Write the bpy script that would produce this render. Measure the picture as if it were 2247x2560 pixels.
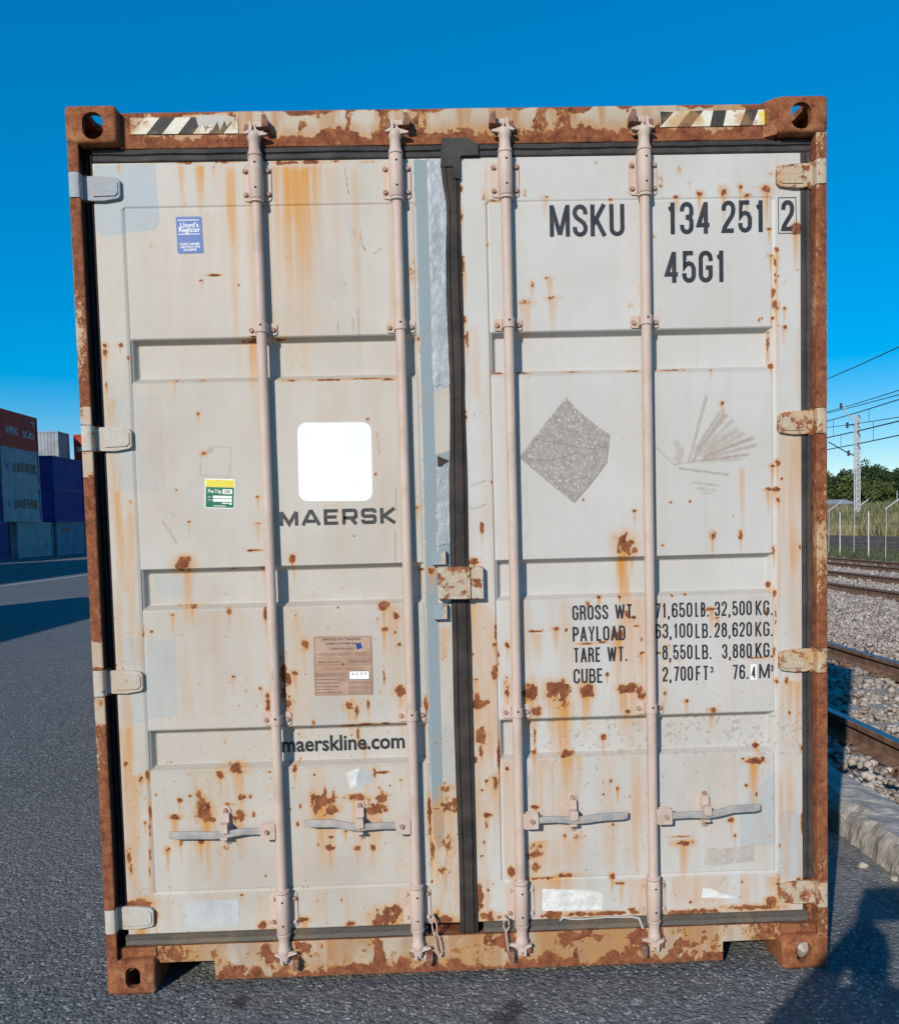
import bpy, bmesh, math, random
import numpy as np
from mathutils import Vector, Matrix

for o in list(bpy.data.objects):
    bpy.data.objects.remove(o)
SC = bpy.context.scene
COL = SC.collection

# ------------------------------------------------------------------ camera
PITCH, YAW, ROLL = -0.05633, 0.02495, -0.02587
cam = bpy.data.cameras.new('camera')
cam.sensor_fit = 'VERTICAL'
cam.sensor_height = 24.0
cam.lens = 20.625
cam.shift_y = 0.0625
cam.clip_start = 0.02
cam.clip_end = 3000
camo = bpy.data.objects.new('camera', cam)
COL.objects.link(camo)
_f = Vector((math.sin(YAW) * math.cos(PITCH), math.cos(YAW) * math.cos(PITCH), math.sin(PITCH)))
_r0 = Vector((math.cos(YAW), -math.sin(YAW), 0))
_u0 = _r0.cross(_f)
_r = math.cos(ROLL) * _r0 + math.sin(ROLL) * _u0
_u = -math.sin(ROLL) * _r0 + math.cos(ROLL) * _u0
camo.matrix_world = Matrix(((_r.x, _u.x, -_f.x, -0.1125), (_r.y, _u.y, -_f.y, -2.8846),
                            (_r.z, _u.z, -_f.z, 1.5373), (0, 0, 0, 1)))
SC.camera = camo

# ------------------------------------------------------------------ sky and sun
SUN = Vector((0.507, 1.0, -0.52)).normalized()          # direction the light travels
world = bpy.data.worlds.new('World')
SC.world = world
world.use_nodes = True
wn = world.node_tree
bg = wn.nodes['Background']
sky = wn.nodes.new('ShaderNodeTexSky')
sky.sky_type = 'NISHITA'
sky.sun_disc = False
sky.sun_elevation = math.asin(-SUN.z)
sky.sun_rotation = math.atan2(-SUN.x, -SUN.y)
sky.altitude = 0
sky.air_density = 1.0
sky.dust_density = 0.0
sky.ozone_density = 5.0
gm = wn.nodes.new('ShaderNodeGamma')
gm.inputs['Gamma'].default_value = 0.6
hs = wn.nodes.new('ShaderNodeHueSaturation')
hs.inputs['Saturation'].default_value = 2.1
hs.inputs['Hue'].default_value = 0.503
hs.inputs['Value'].default_value = 1.88
wn.links.new(sky.outputs[0], gm.inputs['Color'])
wn.links.new(gm.outputs[0], hs.inputs['Color'])
wn.links.new(hs.outputs[0], bg.inputs['Color'])
bg.inputs['Strength'].default_value = 0.135

sun = bpy.data.lights.new('sun', 'SUN')
sun.energy = 4.3
sun.angle = math.radians(0.5)
sun.color = (1.0, 0.93, 0.83)
suno = bpy.data.objects.new('sun', sun)
suno.rotation_euler = SUN.to_track_quat('-Z', 'Y').to_euler()
suno.location = (-6, -12, 8)
COL.objects.link(suno)

SC.view_settings.view_transform = 'Standard'
SC.view_settings.look = 'None'
SC.view_settings.exposure = 0.0
SC.view_settings.gamma = 1.0
SC.view_settings.use_curve_mapping = False

rnd = random.Random(7)

# ------------------------------------------------------------------ helpers: noise
def _h(ix, iz, seed):
    v = np.sin(ix * 127.1 + iz * 311.7 + seed * 74.7) * 43758.5453
    return v - np.floor(v)


def vnoise(x, z, seed=0):
    ix, iz = np.floor(x), np.floor(z)
    fx, fz = x - ix, z - iz
    fx, fz = fx * fx * (3 - 2 * fx), fz * fz * (3 - 2 * fz)
    a, b = _h(ix, iz, seed), _h(ix + 1, iz, seed)
    c, d = _h(ix, iz + 1, seed), _h(ix + 1, iz + 1, seed)
    return (a * (1 - fx) + b * fx) * (1 - fz) + (c * (1 - fx) + d * fx) * fz


def fbm(x, z, scale, octaves=4, seed=0):
    s, amp, tot = 0, 1.0, 0
    for i in range(octaves):
        s = s + amp * vnoise(x * scale, z * scale, seed + i * 3.1)
        tot += amp
        amp *= 0.5
        scale *= 2.03
    return s / tot


def sstep(a, b, x):
    t = np.clip((x - a) / (b - a), 0, 1)
    return t * t * (3 - 2 * t)


# ------------------------------------------------------------------ helpers: objects
def tag(o, label=None, cat=None, group=None, kind=None):
    if label: o['label'] = label
    if cat: o['category'] = cat
    if group: o['group'] = group
    if kind: o['kind'] = kind
    return o


def empty(name, loc=(0, 0, 0), rz=0.0):
    o = bpy.data.objects.new(name, None)
    o.empty_display_size = 0.2
    o.location = loc
    o.rotation_euler = (0, 0, rz)
    COL.objects.link(o)
    return o


def link(name, me, mat=None, parent=None):
    o = bpy.data.objects.new(name, me)
    if mat is not None and not me.materials:
        for m in (mat if isinstance(mat, (list, tuple)) else [mat]):
            me.materials.append(m)
    COL.objects.link(o)
    o.parent = parent
    return o


class MB:
    """collects simple shapes and builds them as one mesh"""
    def __init__(self):
        self.v, self.f, self.m = [], [], []

    def add(self, vs, fs, mi=0):
        n = len(self.v)
        self.v += [tuple(p) for p in vs]
        self.f += [tuple(i + n for i in q) for q in fs]
        self.m += [mi] * len(fs)
        return self

    def box(self, x0, x1, y0, y1, z0, z1, mi=0):
        if x0 > x1: x0, x1 = x1, x0
        vs = [(x, y, z) for z in (z0, z1) for y in (y0, y1) for x in (x0, x1)]
        return self.add(vs, [(0, 2, 3, 1), (4, 5, 7, 6), (0, 1, 5, 4), (2, 6, 7, 3), (0, 4, 6, 2), (1, 3, 7, 5)], mi)

    def prism(self, poly, y0, y1, mi=0, cap=True):
        """polygon of (x, z) given anticlockwise as seen from -y, extruded from y0 (front) to y1"""
        a = sum(poly[i][0] * poly[(i + 1) % len(poly)][1] - poly[(i + 1) % len(poly)][0] * poly[i][1] for i in range(len(poly)))
        if a < 0: poly = poly[::-1]
        n = len(poly)
        vs = [(x, y0, z) for x, z in poly] + [(x, y1, z) for x, z in poly]
        fs = [tuple(range(n)), tuple(range(2 * n - 1, n - 1, -1))] if cap else [tuple(range(n))]
        fs += [(i, i + n, (i + 1) % n + n, (i + 1) % n) for i in range(n)]
        return self.add(vs, fs, mi)

    def flat(self, poly, y, mi=0):
        a = sum(poly[i][0] * poly[(i + 1) % len(poly)][1] - poly[(i + 1) % len(poly)][0] * poly[i][1] for i in range(len(poly)))
        if a < 0: poly = poly[::-1]
        return self.add([(x, y, z) for x, z in poly], [tuple(range(len(poly)))], mi)

    def lathe(self, prof, c, axis='z', n=20, mi=0, a0=0.0, a1=2 * math.pi, caps=True):
        """prof: list of (radius, along); c: centre"""
        full = abs(a1 - a0 - 2 * math.pi) < 1e-6
        k = n if full else n + 1
        vs = []
        for r, h in prof:
            for i in range(k):
                t = a0 + (a1 - a0) * i / n
                u, w = r * math.cos(t), r * math.sin(t)
                if axis == 'z': vs.append((c[0] + u, c[1] + w, c[2] + h))
                elif axis == 'y': vs.append((c[0] + u, c[1] + h, c[2] + w))
                else: vs.append((c[0] + h, c[1] + u, c[2] + w))
        fs = []
        for j in range(len(prof) - 1):
            for i in range(n):
                a, b = j * k + i, j * k + (i + 1) % k
                q = (a, b, b + k, a + k)
                fs.append(q if axis != 'y' else q[::-1])
        if full and caps:
            f0 = tuple(range(k - 1, -1, -1)); f1 = tuple(range((len(prof) - 1) * k, len(prof) * k))
            fs += [f0, f1] if axis != 'y' else [f0[::-1], f1[::-1]]
        return self.add(vs, fs, mi)

    def tube(self, pts, r, n=8, mi=0, closed=False):
        pts = [Vector(p) for p in pts]
        rs = r if isinstance(r, (list, tuple)) else [r] * len(pts)
        vs, m = [], len(pts)
        up = Vector((0, 0, 1))
        for i, p in enumerate(pts):
            if closed: d = pts[(i + 1) % m] - pts[i - 1]
            else: d = pts[min(i + 1, m - 1)] - pts[max(i - 1, 0)]
            d.normalize()
            a = d.cross(up)
            if a.length < 1e-3: a = d.cross(Vector((1, 0, 0)))
            a.normalize()
            b = a.cross(d)
            for k in range(n):
                t = 2 * math.pi * k / n
                vs.append(p + rs[i] * (math.cos(t) * a + math.sin(t) * b))
        fs = []
        for i in range(m if closed else m - 1):
            for k in range(n):
                a, b = i * n + k, i * n + (k + 1) % n
                c, d2 = ((i + 1) % m) * n + k, ((i + 1) % m) * n + (k + 1) % n
                fs.append((a, c, d2, b))
        if not closed:
            fs += [tuple(range(n)), tuple(range(m * n - 1, (m - 1) * n - 1, -1))]
        return self.add(vs, fs, mi)

    def mesh(self, name, smooth=None):
        me = bpy.data.meshes.new(name)
        me.from_pydata([tuple(p) for p in self.v], [], self.f)
        if any(self.m): me.polygons.foreach_set('material_index', self.m)
        if smooth is not None:
            me.polygons.foreach_set('use_smooth', [True] * len(self.f))
            me.set_sharp_from_angle(angle=math.radians(smooth))
        me.update()
        return me

    def build(self, name, mat, parent=None, smooth=None, bevel=0.0, seg=2):
        o = link(name, self.mesh(name, smooth), mat, parent)
        if bevel:
            b = o.modifiers.new('bevel', 'BEVEL')
            b.width = bevel; b.segments = seg; b.limit_method = 'ANGLE'; b.angle_limit = math.radians(40)
            if smooth is None:
                o.data.polygons.foreach_set('use_smooth', [True] * len(o.data.polygons))
                b.harden_normals = True
        return o


# ------------------------------------------------------------------ materials
class NT:
    def __init__(self, name):
        self.m = bpy.data.materials.new(name)
        self.m.use_nodes = True
        self.t = self.m.node_tree
        self.b = self.t.nodes['Principled BSDF']
        self._pos = None

    def n(self, typ, **kw):
        nd = self.t.nodes.new(typ)
        for k, v in kw.items(): setattr(nd, k, v)
        return nd

    def l(self, a, b):
        self.t.links.new(a, b)

    def val(self, sock, v):
        if isinstance(v, (int, float)): sock.default_value = v
        elif isinstance(v, (tuple, list)):
            sock.default_value = tuple(v) + (1.0,) if len(v) == 3 and sock.type == 'RGBA' else v
        else: self.l(v, sock)

    def pos(self):
        if self._pos is None: self._pos = self.n('ShaderNodeNewGeometry').outputs['Position']
        return self._pos

    def obj(self):
        return self.n('ShaderNodeTexCoord').outputs['Object']

    def scale(self, vec, s):
        m = self.n('ShaderNodeMapping'); self.l(vec, m.inputs['Vector'])
        m.inputs['Scale'].default_value = s
        return m.outputs[0]

    def noise(self, vec, scale, detail=3, rough=0.55, out='Fac'):
        nd = self.n('ShaderNodeTexNoise')
        self.l(vec, nd.inputs['Vector'])
        nd.inputs['Scale'].default_value = scale
        nd.inputs['Detail'].default_value = detail
        nd.inputs['Roughness'].default_value = rough
        return nd.outputs[out]

    def voro(self, vec, scale, out='Distance', feature='F1'):
        nd = self.n('ShaderNodeTexVoronoi'); nd.feature = feature
        self.l(vec, nd.inputs['Vector'])
        nd.inputs['Scale'].default_value = scale
        return nd.outputs[out]

    def math(self, op, a, b=0.0, c=None, clamp=False):
        nd = self.n('ShaderNodeMath'); nd.operation = op; nd.use_clamp = clamp
        self.val(nd.inputs[0], a); self.val(nd.inputs[1], b)
        if c is not None: self.val(nd.inputs[2], c)
        return nd.outputs[0]

    def step(self, x, lo, hi, a=0.0, b=1.0):
        nd = self.n('ShaderNodeMapRange'); nd.interpolation_type = 'SMOOTHSTEP'
        self.val(nd.inputs['Value'], x)
        for k, v in (('From Min', lo), ('From Max', hi), ('To Min', a), ('To Max', b)): nd.inputs[k].default_value = v
        return nd.outputs[0]

    def mix(self, fac, a, b, mode='MIX'):
        nd = self.n('ShaderNodeMix'); nd.data_type = 'RGBA'; nd.blend_type = mode
        self.val(nd.inputs[0], fac); self.val(nd.inputs[6], a); self.val(nd.inputs[7], b)
        return nd.outputs[2]

    def ramp(self, fac, stops):
        nd = self.n('ShaderNodeValToRGB'); self.val(nd.inputs[0], fac)
        el = nd.color_ramp.elements
        while len(el) < len(stops): el.new(0.5)
        for e, (p, c) in zip(el, stops): e.position = p; e.color = tuple(c) + (1.0,)
        return nd.outputs[0]

    def bump(self, h, strength=0.3, dist=0.002, chain=None):
        nd = self.n('ShaderNodeBump')
        nd.inputs['Strength'].default_value = strength
        nd.inputs['Distance'].default_value = dist
        self.val(nd.inputs['Height'], h)
        if chain is not None: self.l(chain, nd.inputs['Normal'])
        return nd.outputs[0]

    def out(self, col=None, rough=None, bump=None, metal=None, spec=None):
        if col is not None: self.val(self.b.inputs['Base Color'], col)
        if rough is not None: self.val(self.b.inputs['Roughness'], rough)
        if metal is not None: self.val(self.b.inputs['Metallic'], metal)
        if spec is not None: self.val(self.b.inputs['Specular IOR Level'], spec)
        if bump is not None: self.l(bump, self.b.inputs['Normal'])
        return self.m


RUST_DARK, RUST_MID, RUST_LITE, STAIN = (0.085, 0.027, 0.014), (0.205, 0.068, 0.030), (0.375, 0.150, 0.062), (0.51, 0.235, 0.042)


def rust_colour(t, p, k=1.0):
    a = t.noise(p, 22 * k, 5, 0.65)
    b = t.noise(p, 120 * k, 3, 0.6)
    f = t.math('ADD', t.math('MULTIPLY', a, 0.65), t.math('MULTIPLY', b, 0.35))
    return t.ramp(f, [(0.34, RUST_DARK), (0.45, RUST_MID), (0.53, (0.265, 0.098, 0.042)), (0.64, RUST_LITE)]), f


def weathered(name, paint_a, paint_b, patch=(0.305, 0.37, 0.405), dirt=(0.30, 0.24, 0.185), rough=0.5, stain=STAIN):
    """paint over steel; the colour attribute 'wear' places rust (R), run-off stain (G), repaint (B) and grime (A)"""
    t = NT(name)
    p = t.pos()
    at = t.n('ShaderNodeAttribute'); at.attribute_name = 'wear'
    sp = t.n('ShaderNodeSeparateColor'); t.l(at.outputs['Color'], sp.inputs[0])
    R, G, B, A = sp.outputs[0], sp.outputs[1], sp.outputs[2], at.outputs['Alpha']
    n1 = t.noise(p, 2.6, 4, 0.6)
    n2 = t.noise(t.scale(p, (1, 1, 0.62)), 85, 6, 0.75)
    n3 = t.noise(p, 260, 2, 0.6)
    vert = t.noise(t.scale(p, (30, 30, 1.4)), 1.0, 4, 0.6)
    base = t.mix(t.step(n1, 0.3, 0.7), paint_a, paint_b)
    base = t.mix(t.step(vert, 0.45, 0.8, 0, 0.20), base, (0.41, 0.35, 0.255))
    base = t.mix(t.step(n3, 0.35, 0.65, 0.0, 0.10), base, (0.33, 0.33, 0.31))
    pm = t.step(t.math('ADD', B, t.math('MULTIPLY', t.math('SUBTRACT', n2, 0.5), 0.35)), 0.42, 0.58, 0, 0.92)
    pmw = t.math('MULTIPLY', pm, t.step(B, 0.4, 1.0, 0.35, 1.0))
    base = t.mix(pmw, base, patch)
    base = t.mix(t.math('MULTIPLY', t.step(B, 0.8, 0.98), pm), base, (0.215, 0.268, 0.290))
    dm = t.math('MULTIPLY', A, t.step(n2, 0.3, 0.65, 0.55, 1.0), clamp=True)
    base = t.mix(dm, base, dirt)
    gm = t.math('MULTIPLY', G, t.step(vert, 0.3, 0.7, 0.65, 1.25), clamp=True)
    base = t.mix(gm, base, stain)
    rr = t.math('ADD', R, t.math('ADD', t.math('MULTIPLY', t.math('SUBTRACT', n2, 0.5), 1.5), t.math('MULTIPLY', t.math('SUBTRACT', n3, 0.5), 0.55)))
    halo = t.step(rr, 0.16, 0.60, 0, 0.80)
    base = t.mix(halo, base, (0.48, 0.245, 0.072))
    rm = t.step(rr, 0.46, 0.60)
    rc, rf = rust_colour(t, p, 1.6)
    rc = t.mix(1.0, rc, (0.86, 0.80, 0.78), 'MULTIPLY')
    col = t.mix(rm, base, rc)
    ro = t.math('ADD', t.math('MULTIPLY', rm, 0.4), t.math('ADD', rough, t.math('MULTIPLY', n1, 0.1)))
    wav = t.noise(p, 6.5, 2, 0.5)
    bm = t.bump(wav, 0.12, 0.012)
    bm = t.bump(t.math('ADD', t.math('MULTIPLY', n3, 0.12), t.math('MULTIPLY', t.math('MULTIPLY', rf, rm), 1.2)), 0.5, 0.0025, bm)
    return t.out(col, ro, bm, spec=0.32)


M = {}
M['door'] = weathered('weathered_grey_door_paint', (0.452, 0.410, 0.350), (0.505, 0.470, 0.420))
M['door_right'] = weathered('weathered_cool_grey_door_paint', (0.48, 0.455, 0.418), (0.525, 0.508, 0.478))
M['frame'] = weathered('weathered_cream_frame_paint', (0.42, 0.335, 0.24), (0.48, 0.42, 0.34), dirt=(0.24, 0.125, 0.065), stain=(0.375, 0.195, 0.080))


def m_rust(name, k=1.0, lite=None):
    t = NT(name); p = t.pos()
    c, f = rust_colour(t, p, k)
    big = t.noise(p, 9, 4, 0.7)
    c = t.mix(t.step(big, 0.52, 0.68, 0, 0.75), c, lite or (0.40, 0.20, 0.085))
    pit = t.noise(p, 240, 3, 0.7)
    c = t.mix(t.step(pit, 0.60, 0.72, 0, 0.6), c, (0.47, 0.34, 0.25))
    return t.out(c, 0.88, t.bump(t.math('ADD', f, t.math('MULTIPLY', pit, 0.5)), 0.75, 0.003), spec=0.15)


def m_stained(name, a, b, rust, lo=0.54, hi=0.62, scale=26, stain=0.7):
    t = NT(name); p = t.pos()
    n = t.noise(p, scale, 5, 0.65); g = t.noise(p, 9, 3, 0.6); f = t.noise(p, 200, 3, 0.6)
    c = t.mix(t.step(f, 0.3, 0.7), a, b)
    c = t.mix(t.step(g, 0.46, 0.66, 0, stain), c, (0.47, 0.255, 0.085))
    rc, rf = rust_colour(t, p, 1.6)
    c = t.mix(t.step(t.math('ADD', n, t.math('MULTIPLY', t.math('SUBTRACT', f, 0.5), 0.2)), lo, hi), c, rc)
    return t.out(c, 0.65, t.bump(t.math('ADD', n, t.math('MULTIPLY', f, 0.3)), 0.5, 0.002), spec=0.25)


M['rust'] = m_rust('rusted_casting_steel')
M['rust_dark'] = m_rust('dark_rusted_steel', 1.5, (0.16, 0.07, 0.04))


def m_rod():
    t = NT('pale_pink_rod_paint'); p = t.pos()
    n = t.noise(t.scale(p, (1, 1, 0.35)), 16, 4, 0.6)
    f = t.noise(p, 330, 2, 0.6)
    c = t.mix(t.step(n, 0.3, 0.7), (0.50, 0.375, 0.305), (0.545, 0.44, 0.375))
    c = t.mix(t.step(f, 0.4, 0.75, 0, 0.3), c, (0.40, 0.29, 0.24))
    g = t.noise(p, 7, 5, 0.7)
    c = t.mix(t.step(g, 0.50, 0.72, 0, 0.50), c, (0.33, 0.235, 0.18))
    s = t.noise(t.scale(p, (60, 60, 9)), 1.0, 4, 0.75)
    c = t.mix(t.step(s, 0.685, 0.72, 0, 0.85), c, (0.16, 0.125, 0.11))
    return t.out(c, 0.6, t.bump(f, 0.25, 0.0012), spec=0.3)


M['rod'] = m_rod()


def m_simple(name, c1, c2, scale=20, rough=0.6, bump=0.2, dist=0.002, spec=0.3, metal=0.0, fine=220):
    t = NT(name); p = t.pos()
    n = t.noise(p, scale, 5, 0.62); f = t.noise(p, fine, 2, 0.6)
    c = t.mix(t.step(n, 0.32, 0.68), c1, c2)
    c = t.mix(t.step(f, 0.3, 0.7, 0, 0.22), c, tuple(v * 0.55 for v in c1))
    return t.out(c, t.math('ADD', rough - 0.08, t.math('MULTIPLY', n, 0.16)), t.bump(f, bump, dist), spec=spec, metal=metal)


M['bolt'] = m_simple('rusty_pink_bolt', (0.30, 0.165, 0.115), (0.45, 0.30, 0.23), 40, 0.8)
M['cam'] = m_simple('rust_brown_cam_steel', (0.17, 0.075, 0.05), (0.30, 0.15, 0.105), 60, 0.8, 0.6)
M['handle'] = m_simple('worn_galvanised_handle', (0.29, 0.28, 0.27), (0.43, 0.385, 0.35), 24, 0.5, 0.3, spec=0.4)
M['rubber'] = m_simple('grey_black_rubber', (0.034, 0.032, 0.034), (0.066, 0.060, 0.055), 12, 0.75, 0.5, 0.003, 0.25, fine=90)
M['shade_black'] = m_simple('black_gap_shade', (0.007, 0.007, 0.009), (0.014, 0.013, 0.014), 12, 0.6, 0.4, 0.003, 0.2, fine=90)  # near-black tone that paints in the shade of the left post gap
M['rubber_brown'] = m_simple('dusty_brown_rubber', (0.030, 0.026, 0.024), (0.062, 0.050, 0.042), 10, 0.8, 0.6, 0.003, 0.2, fine=90)
M['rubber_dusty'] = m_stained('dust_caked_rubber', (0.072, 0.064, 0.053), (0.12, 0.105, 0.086), RUST_MID, 0.66, 0.76, stain=0.12)
M['rust_pale'] = m_rust('sandy_rusted_casting', 1.0, (0.43, 0.25, 0.135))
M['dark'] = m_simple('black_void_shade', (0.006, 0.006, 0.008), (0.012, 0.011, 0.012), 12, 0.8)
M['hole'] = m_simple('dark_hole', (0.008, 0.007, 0.006), (0.012, 0.011, 0.01), 12, 0.9)
M['print'] = m_simple('charcoal_print', (0.024, 0.026, 0.031), (0.042, 0.044, 0.050), 30, 0.45, 0.1)
M['print_worn'] = m_simple('worn_charcoal_print', (0.030, 0.030, 0.033), (0.075, 0.072, 0.070), 45, 0.5, 0.1)
M['white'] = m_simple('white_vinyl', (0.83, 0.82, 0.77), (0.87, 0.86, 0.82), 6, 0.35, 0.05)
M['white_torn'] = m_simple('torn_white_paper', (0.55, 0.53, 0.48), (0.78, 0.77, 0.74), 26, 0.7, 0.2)
M['hinge_blue'] = m_stained('blue_grey_hinge_paint', (0.27, 0.30, 0.33), (0.36, 0.375, 0.39), RUST_MID, 0.68, 0.74, stain=0.1)
M['hinge_cream'] = m_stained('stained_cream_hinge_paint', (0.42, 0.39, 0.335), (0.50, 0.475, 0.43), RUST_MID, 0.61, 0.66, stain=0.35)
M['hinge_rusty'] = m_stained('rusty_cream_hinge_paint', (0.40, 0.30, 0.19), (0.48, 0.42, 0.33), RUST_MID, 0.50, 0.58)
M['lug'] = m_stained('rust_edged_lug_paint', (0.43, 0.36, 0.28), (0.50, 0.44, 0.37), RUST_MID, 0.50, 0.55, stain=0.6)
def m_tape():
    t = NT('crinkled_foil_tape'); p = t.pos()
    n = t.noise(p, 11, 3, 0.6)
    w = t.noise(t.scale(p, (1, 1, 0.7)), 34, 3, 0.55)
    k = t.math('ABSOLUTE', t.math('SUBTRACT', w, 0.5))
    w2 = t.math('ABSOLUTE', t.math('SUBTRACT', t.noise(p, 75, 2, 0.5), 0.5))
    c = t.mix(t.step(n, 0.3, 0.7), (0.27, 0.295, 0.315), (0.36, 0.385, 0.40))
    h = t.math('ADD', t.step(k, 0.0, 0.10), t.math('MULTIPLY', t.step(w2, 0.0, 0.14), 0.4))
    return t.out(c, 0.50, t.bump(h, 0.30, 0.0016), spec=0.5)


M['tape'] = m_tape()
M['bluepaint'] = m_simple('blue_grey_touch_up_paint', (0.235, 0.295, 0.32), (0.285, 0.345, 0.365), 9, 0.42, 0.15)

# ================================================================== THE CONTAINER
BOX = empty('shipping_container')
tag(BOX, 'rusty pale grey shipping container with closed double doors and four lock rods', 'container')
YD, YP = 0.045, 0.0475            # door frame face, sheet face
XR = (-0.628, -0.178, 0.174, 0.625)   # lock rods


def wear_mesh(name, xs, zs, depth, y0, wear, keep=None, skirt=0.06):
    xs, zs = np.asarray(xs), np.asarray(zs)
    X, Z = np.meshgrid(xs, zs)
    Y = y0 + depth(X, Z)
    W = wear(X, Z)
    nx, nz = len(xs), len(zs)
    idx = np.arange(nx * nz).reshape(nz, nx)
    q = np.stack([idx[:-1, :-1], idx[:-1, 1:], idx[1:, 1:], idx[1:, :-1]], -1)
    if keep is not None:
        cx, cz = (X[:-1, :-1] + X[1:, 1:]) / 2, (Z[:-1, :-1] + Z[1:, 1:]) / 2
        q = q[keep(cx, cz)]
    q = q.reshape(-1, 4)
    V = np.stack([X, Y, Z], -1).reshape(-1, 3)
    Wf = W.reshape(-1, 4)
    if skirt:
        ring = np.concatenate([idx[0, :], idx[1:, -1], idx[-1, -2::-1], idx[-2:0:-1, 0]])
        back = V[ring].copy(); back[:, 1] += skirt
        n0 = len(V)
        V = np.concatenate([V, back]); Wf = np.concatenate([Wf, Wf[ring]])
        a = np.arange(len(ring)); b = (a + 1) % len(ring)
        q = np.concatenate([q, np.stack([ring[a], n0 + a, n0 + b, ring[b]], -1)])
    me = bpy.data.meshes.new(name)
    me.vertices.add(len(V)); me.vertices.foreach_set('co', V.ravel())
    me.loops.add(q.size); me.loops.foreach_set('vertex_index', q.ravel().astype(np.int32))
    me.polygons.add(len(q)); me.polygons.foreach_set('loop_start', np.arange(0, q.size, 4, dtype=np.int32))
    ca = me.color_attributes.new('wear', 'FLOAT_COLOR', 'POINT')
    ca.data.foreach_set('color', Wf.astype(np.float32).ravel())
    me.update(calc_edges=True)
    me.validate()
    return me


def lines(a, b, step, extra):
    g = list(np.arange(a, b, step)) + [b] + [e for e in extra if a < e < b]
    ex = set(extra)
    g = sorted(g)
    out = [g[0]]
    for v in g[1:]:
        if v - out[-1] < 0.0009:
            if v in ex or v == b: out[-1] = v
            continue
        out.append(v)
    return np.array(out)


class Wear:
    def __init__(self, X, Z, seed):
        self.X, self.Z, self.s = X, Z, seed
        self.R = np.zeros_like(X); self.G = np.zeros_like(X); self.B = np.zeros_like(X); self.A = np.zeros_like(X)
        self.n = fbm(X, Z, 70, 4, seed)
        self.nb = fbm(X, Z, 22, 3, seed + 5)
        self.nv = fbm(X, Z * 0.06, 95, 3, seed + 9)

    def blob(self, x, z, rx, rz, s=1.0, run=True):
        rx, rz = max(rx, 0.0034), max(rz, 0.0034)
        X, Z = self.X, self.Z
        d = np.hypot((X - x) / rx, (Z - z) / rz)
        m = d < 2.6
        dd = d[m] + (self.n[m] - 0.5) * 2.0 + (self.nb[m] - 0.5) * 0.9
        self.R[m] = np.maximum(self.R[m], s * sstep(1.75, 0.15, dd))
        if s > 0.4:
            self.G[m] = np.maximum(self.G[m], 0.55 * s * sstep(2.4, 0.9, d[m] + (self.nb[m] - 0.5) * 1.2))
        if run and 0.005 < rx < rz * 3.2 and s > 0.5:
            L = min(0.36, rz * 2.6 + rx * 6.0)
            self.streak(x, z - rz * 0.3, L, rx * 0.9, 0.75 * s)

    def streak(self, x, ztop, L, w, s):
        X, Z = self.X, self.Z
        m = (np.abs(X - x) < w * 2) & (Z < ztop) & (Z > ztop - L * 1.1)
        t = (ztop - Z[m]) / L
        u = np.abs(X[m] - x) / (w * (1 - 0.35 * t))
        g = min(1.0, s * 1.3) * sstep(1.25, 0.15, u + (self.nv[m] - 0.5) * 1.3) * np.clip(1 - t, 0, 1) ** 0.8 * sstep(0, 0.06, t + 0.02)
        self.G[m] = np.maximum(self.G[m], g)

    def inside(self, poly):
        X, Z = self.X + (self.n - 0.5) * 0.004, self.Z + (self.nb - 0.5) * 0.006
        c = np.zeros(X.shape, bool)
        n = len(poly)
        for i in range(n):
            x0, z0 = poly[i]; x1, z1 = poly[(i + 1) % n]
            if z0 == z1: continue
            c ^= ((z0 > Z) != (z1 > Z)) & (X < (x1 - x0) * (Z - z0) / (z1 - z0) + x0)
        return c

    def patch(self, poly, b):
        m = self.inside(poly)
        self.B[m] = np.maximum(self.B[m], b)

    def line(self, p, q, w, s, ch='A'):
        p, q = np.array(p), np.array(q)
        d = q - p; L = np.hypot(*d); d = d / L
        t = (self.X - p[0]) * d[0] + (self.Z - p[1]) * d[1]
        e = np.abs((self.X - p[0]) * d[1] - (self.Z - p[1]) * d[0])
        v = s * sstep(w * 1.3, w * 0.3, e + (self.n - 0.5) * w) * sstep(-0.004, 0.004, t) * sstep(L + 0.004, L - 0.004, t)
        a = getattr(self, ch); np.maximum(a, v, out=a)

    def soft(self, x0, x1, z0, z1, s, seed, zs=0.10, sc=34):
        """broad patchy run-off stain inside a band"""
        X, Z = self.X, self.Z
        e = sstep(x0 - 0.006, x0 + 0.012, X) * sstep(x1 + 0.006, x1 - 0.012, X) * sstep(z0 - 0.02, z0 + 0.06, Z) * sstep(z1 + 0.01, z1 - 0.02, Z)
        v = 0.74 * s * e * sstep(0.38, 0.66, fbm(X, Z * zs, sc, 4, seed)) * (0.45 + 0.9 * fbm(X, Z, 7, 3, seed + 2))
        self.G = np.maximum(self.G, v)

    def out(self):
        return np.stack([np.clip(c, 0, 1) for c in (self.R, self.G, self.B, self.A)], -1)


RECESS = ((2.030, 2.172), (1.283, 1.421), (0.742, 0.882))
SL, DEEP = 0.017, 0.031


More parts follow.
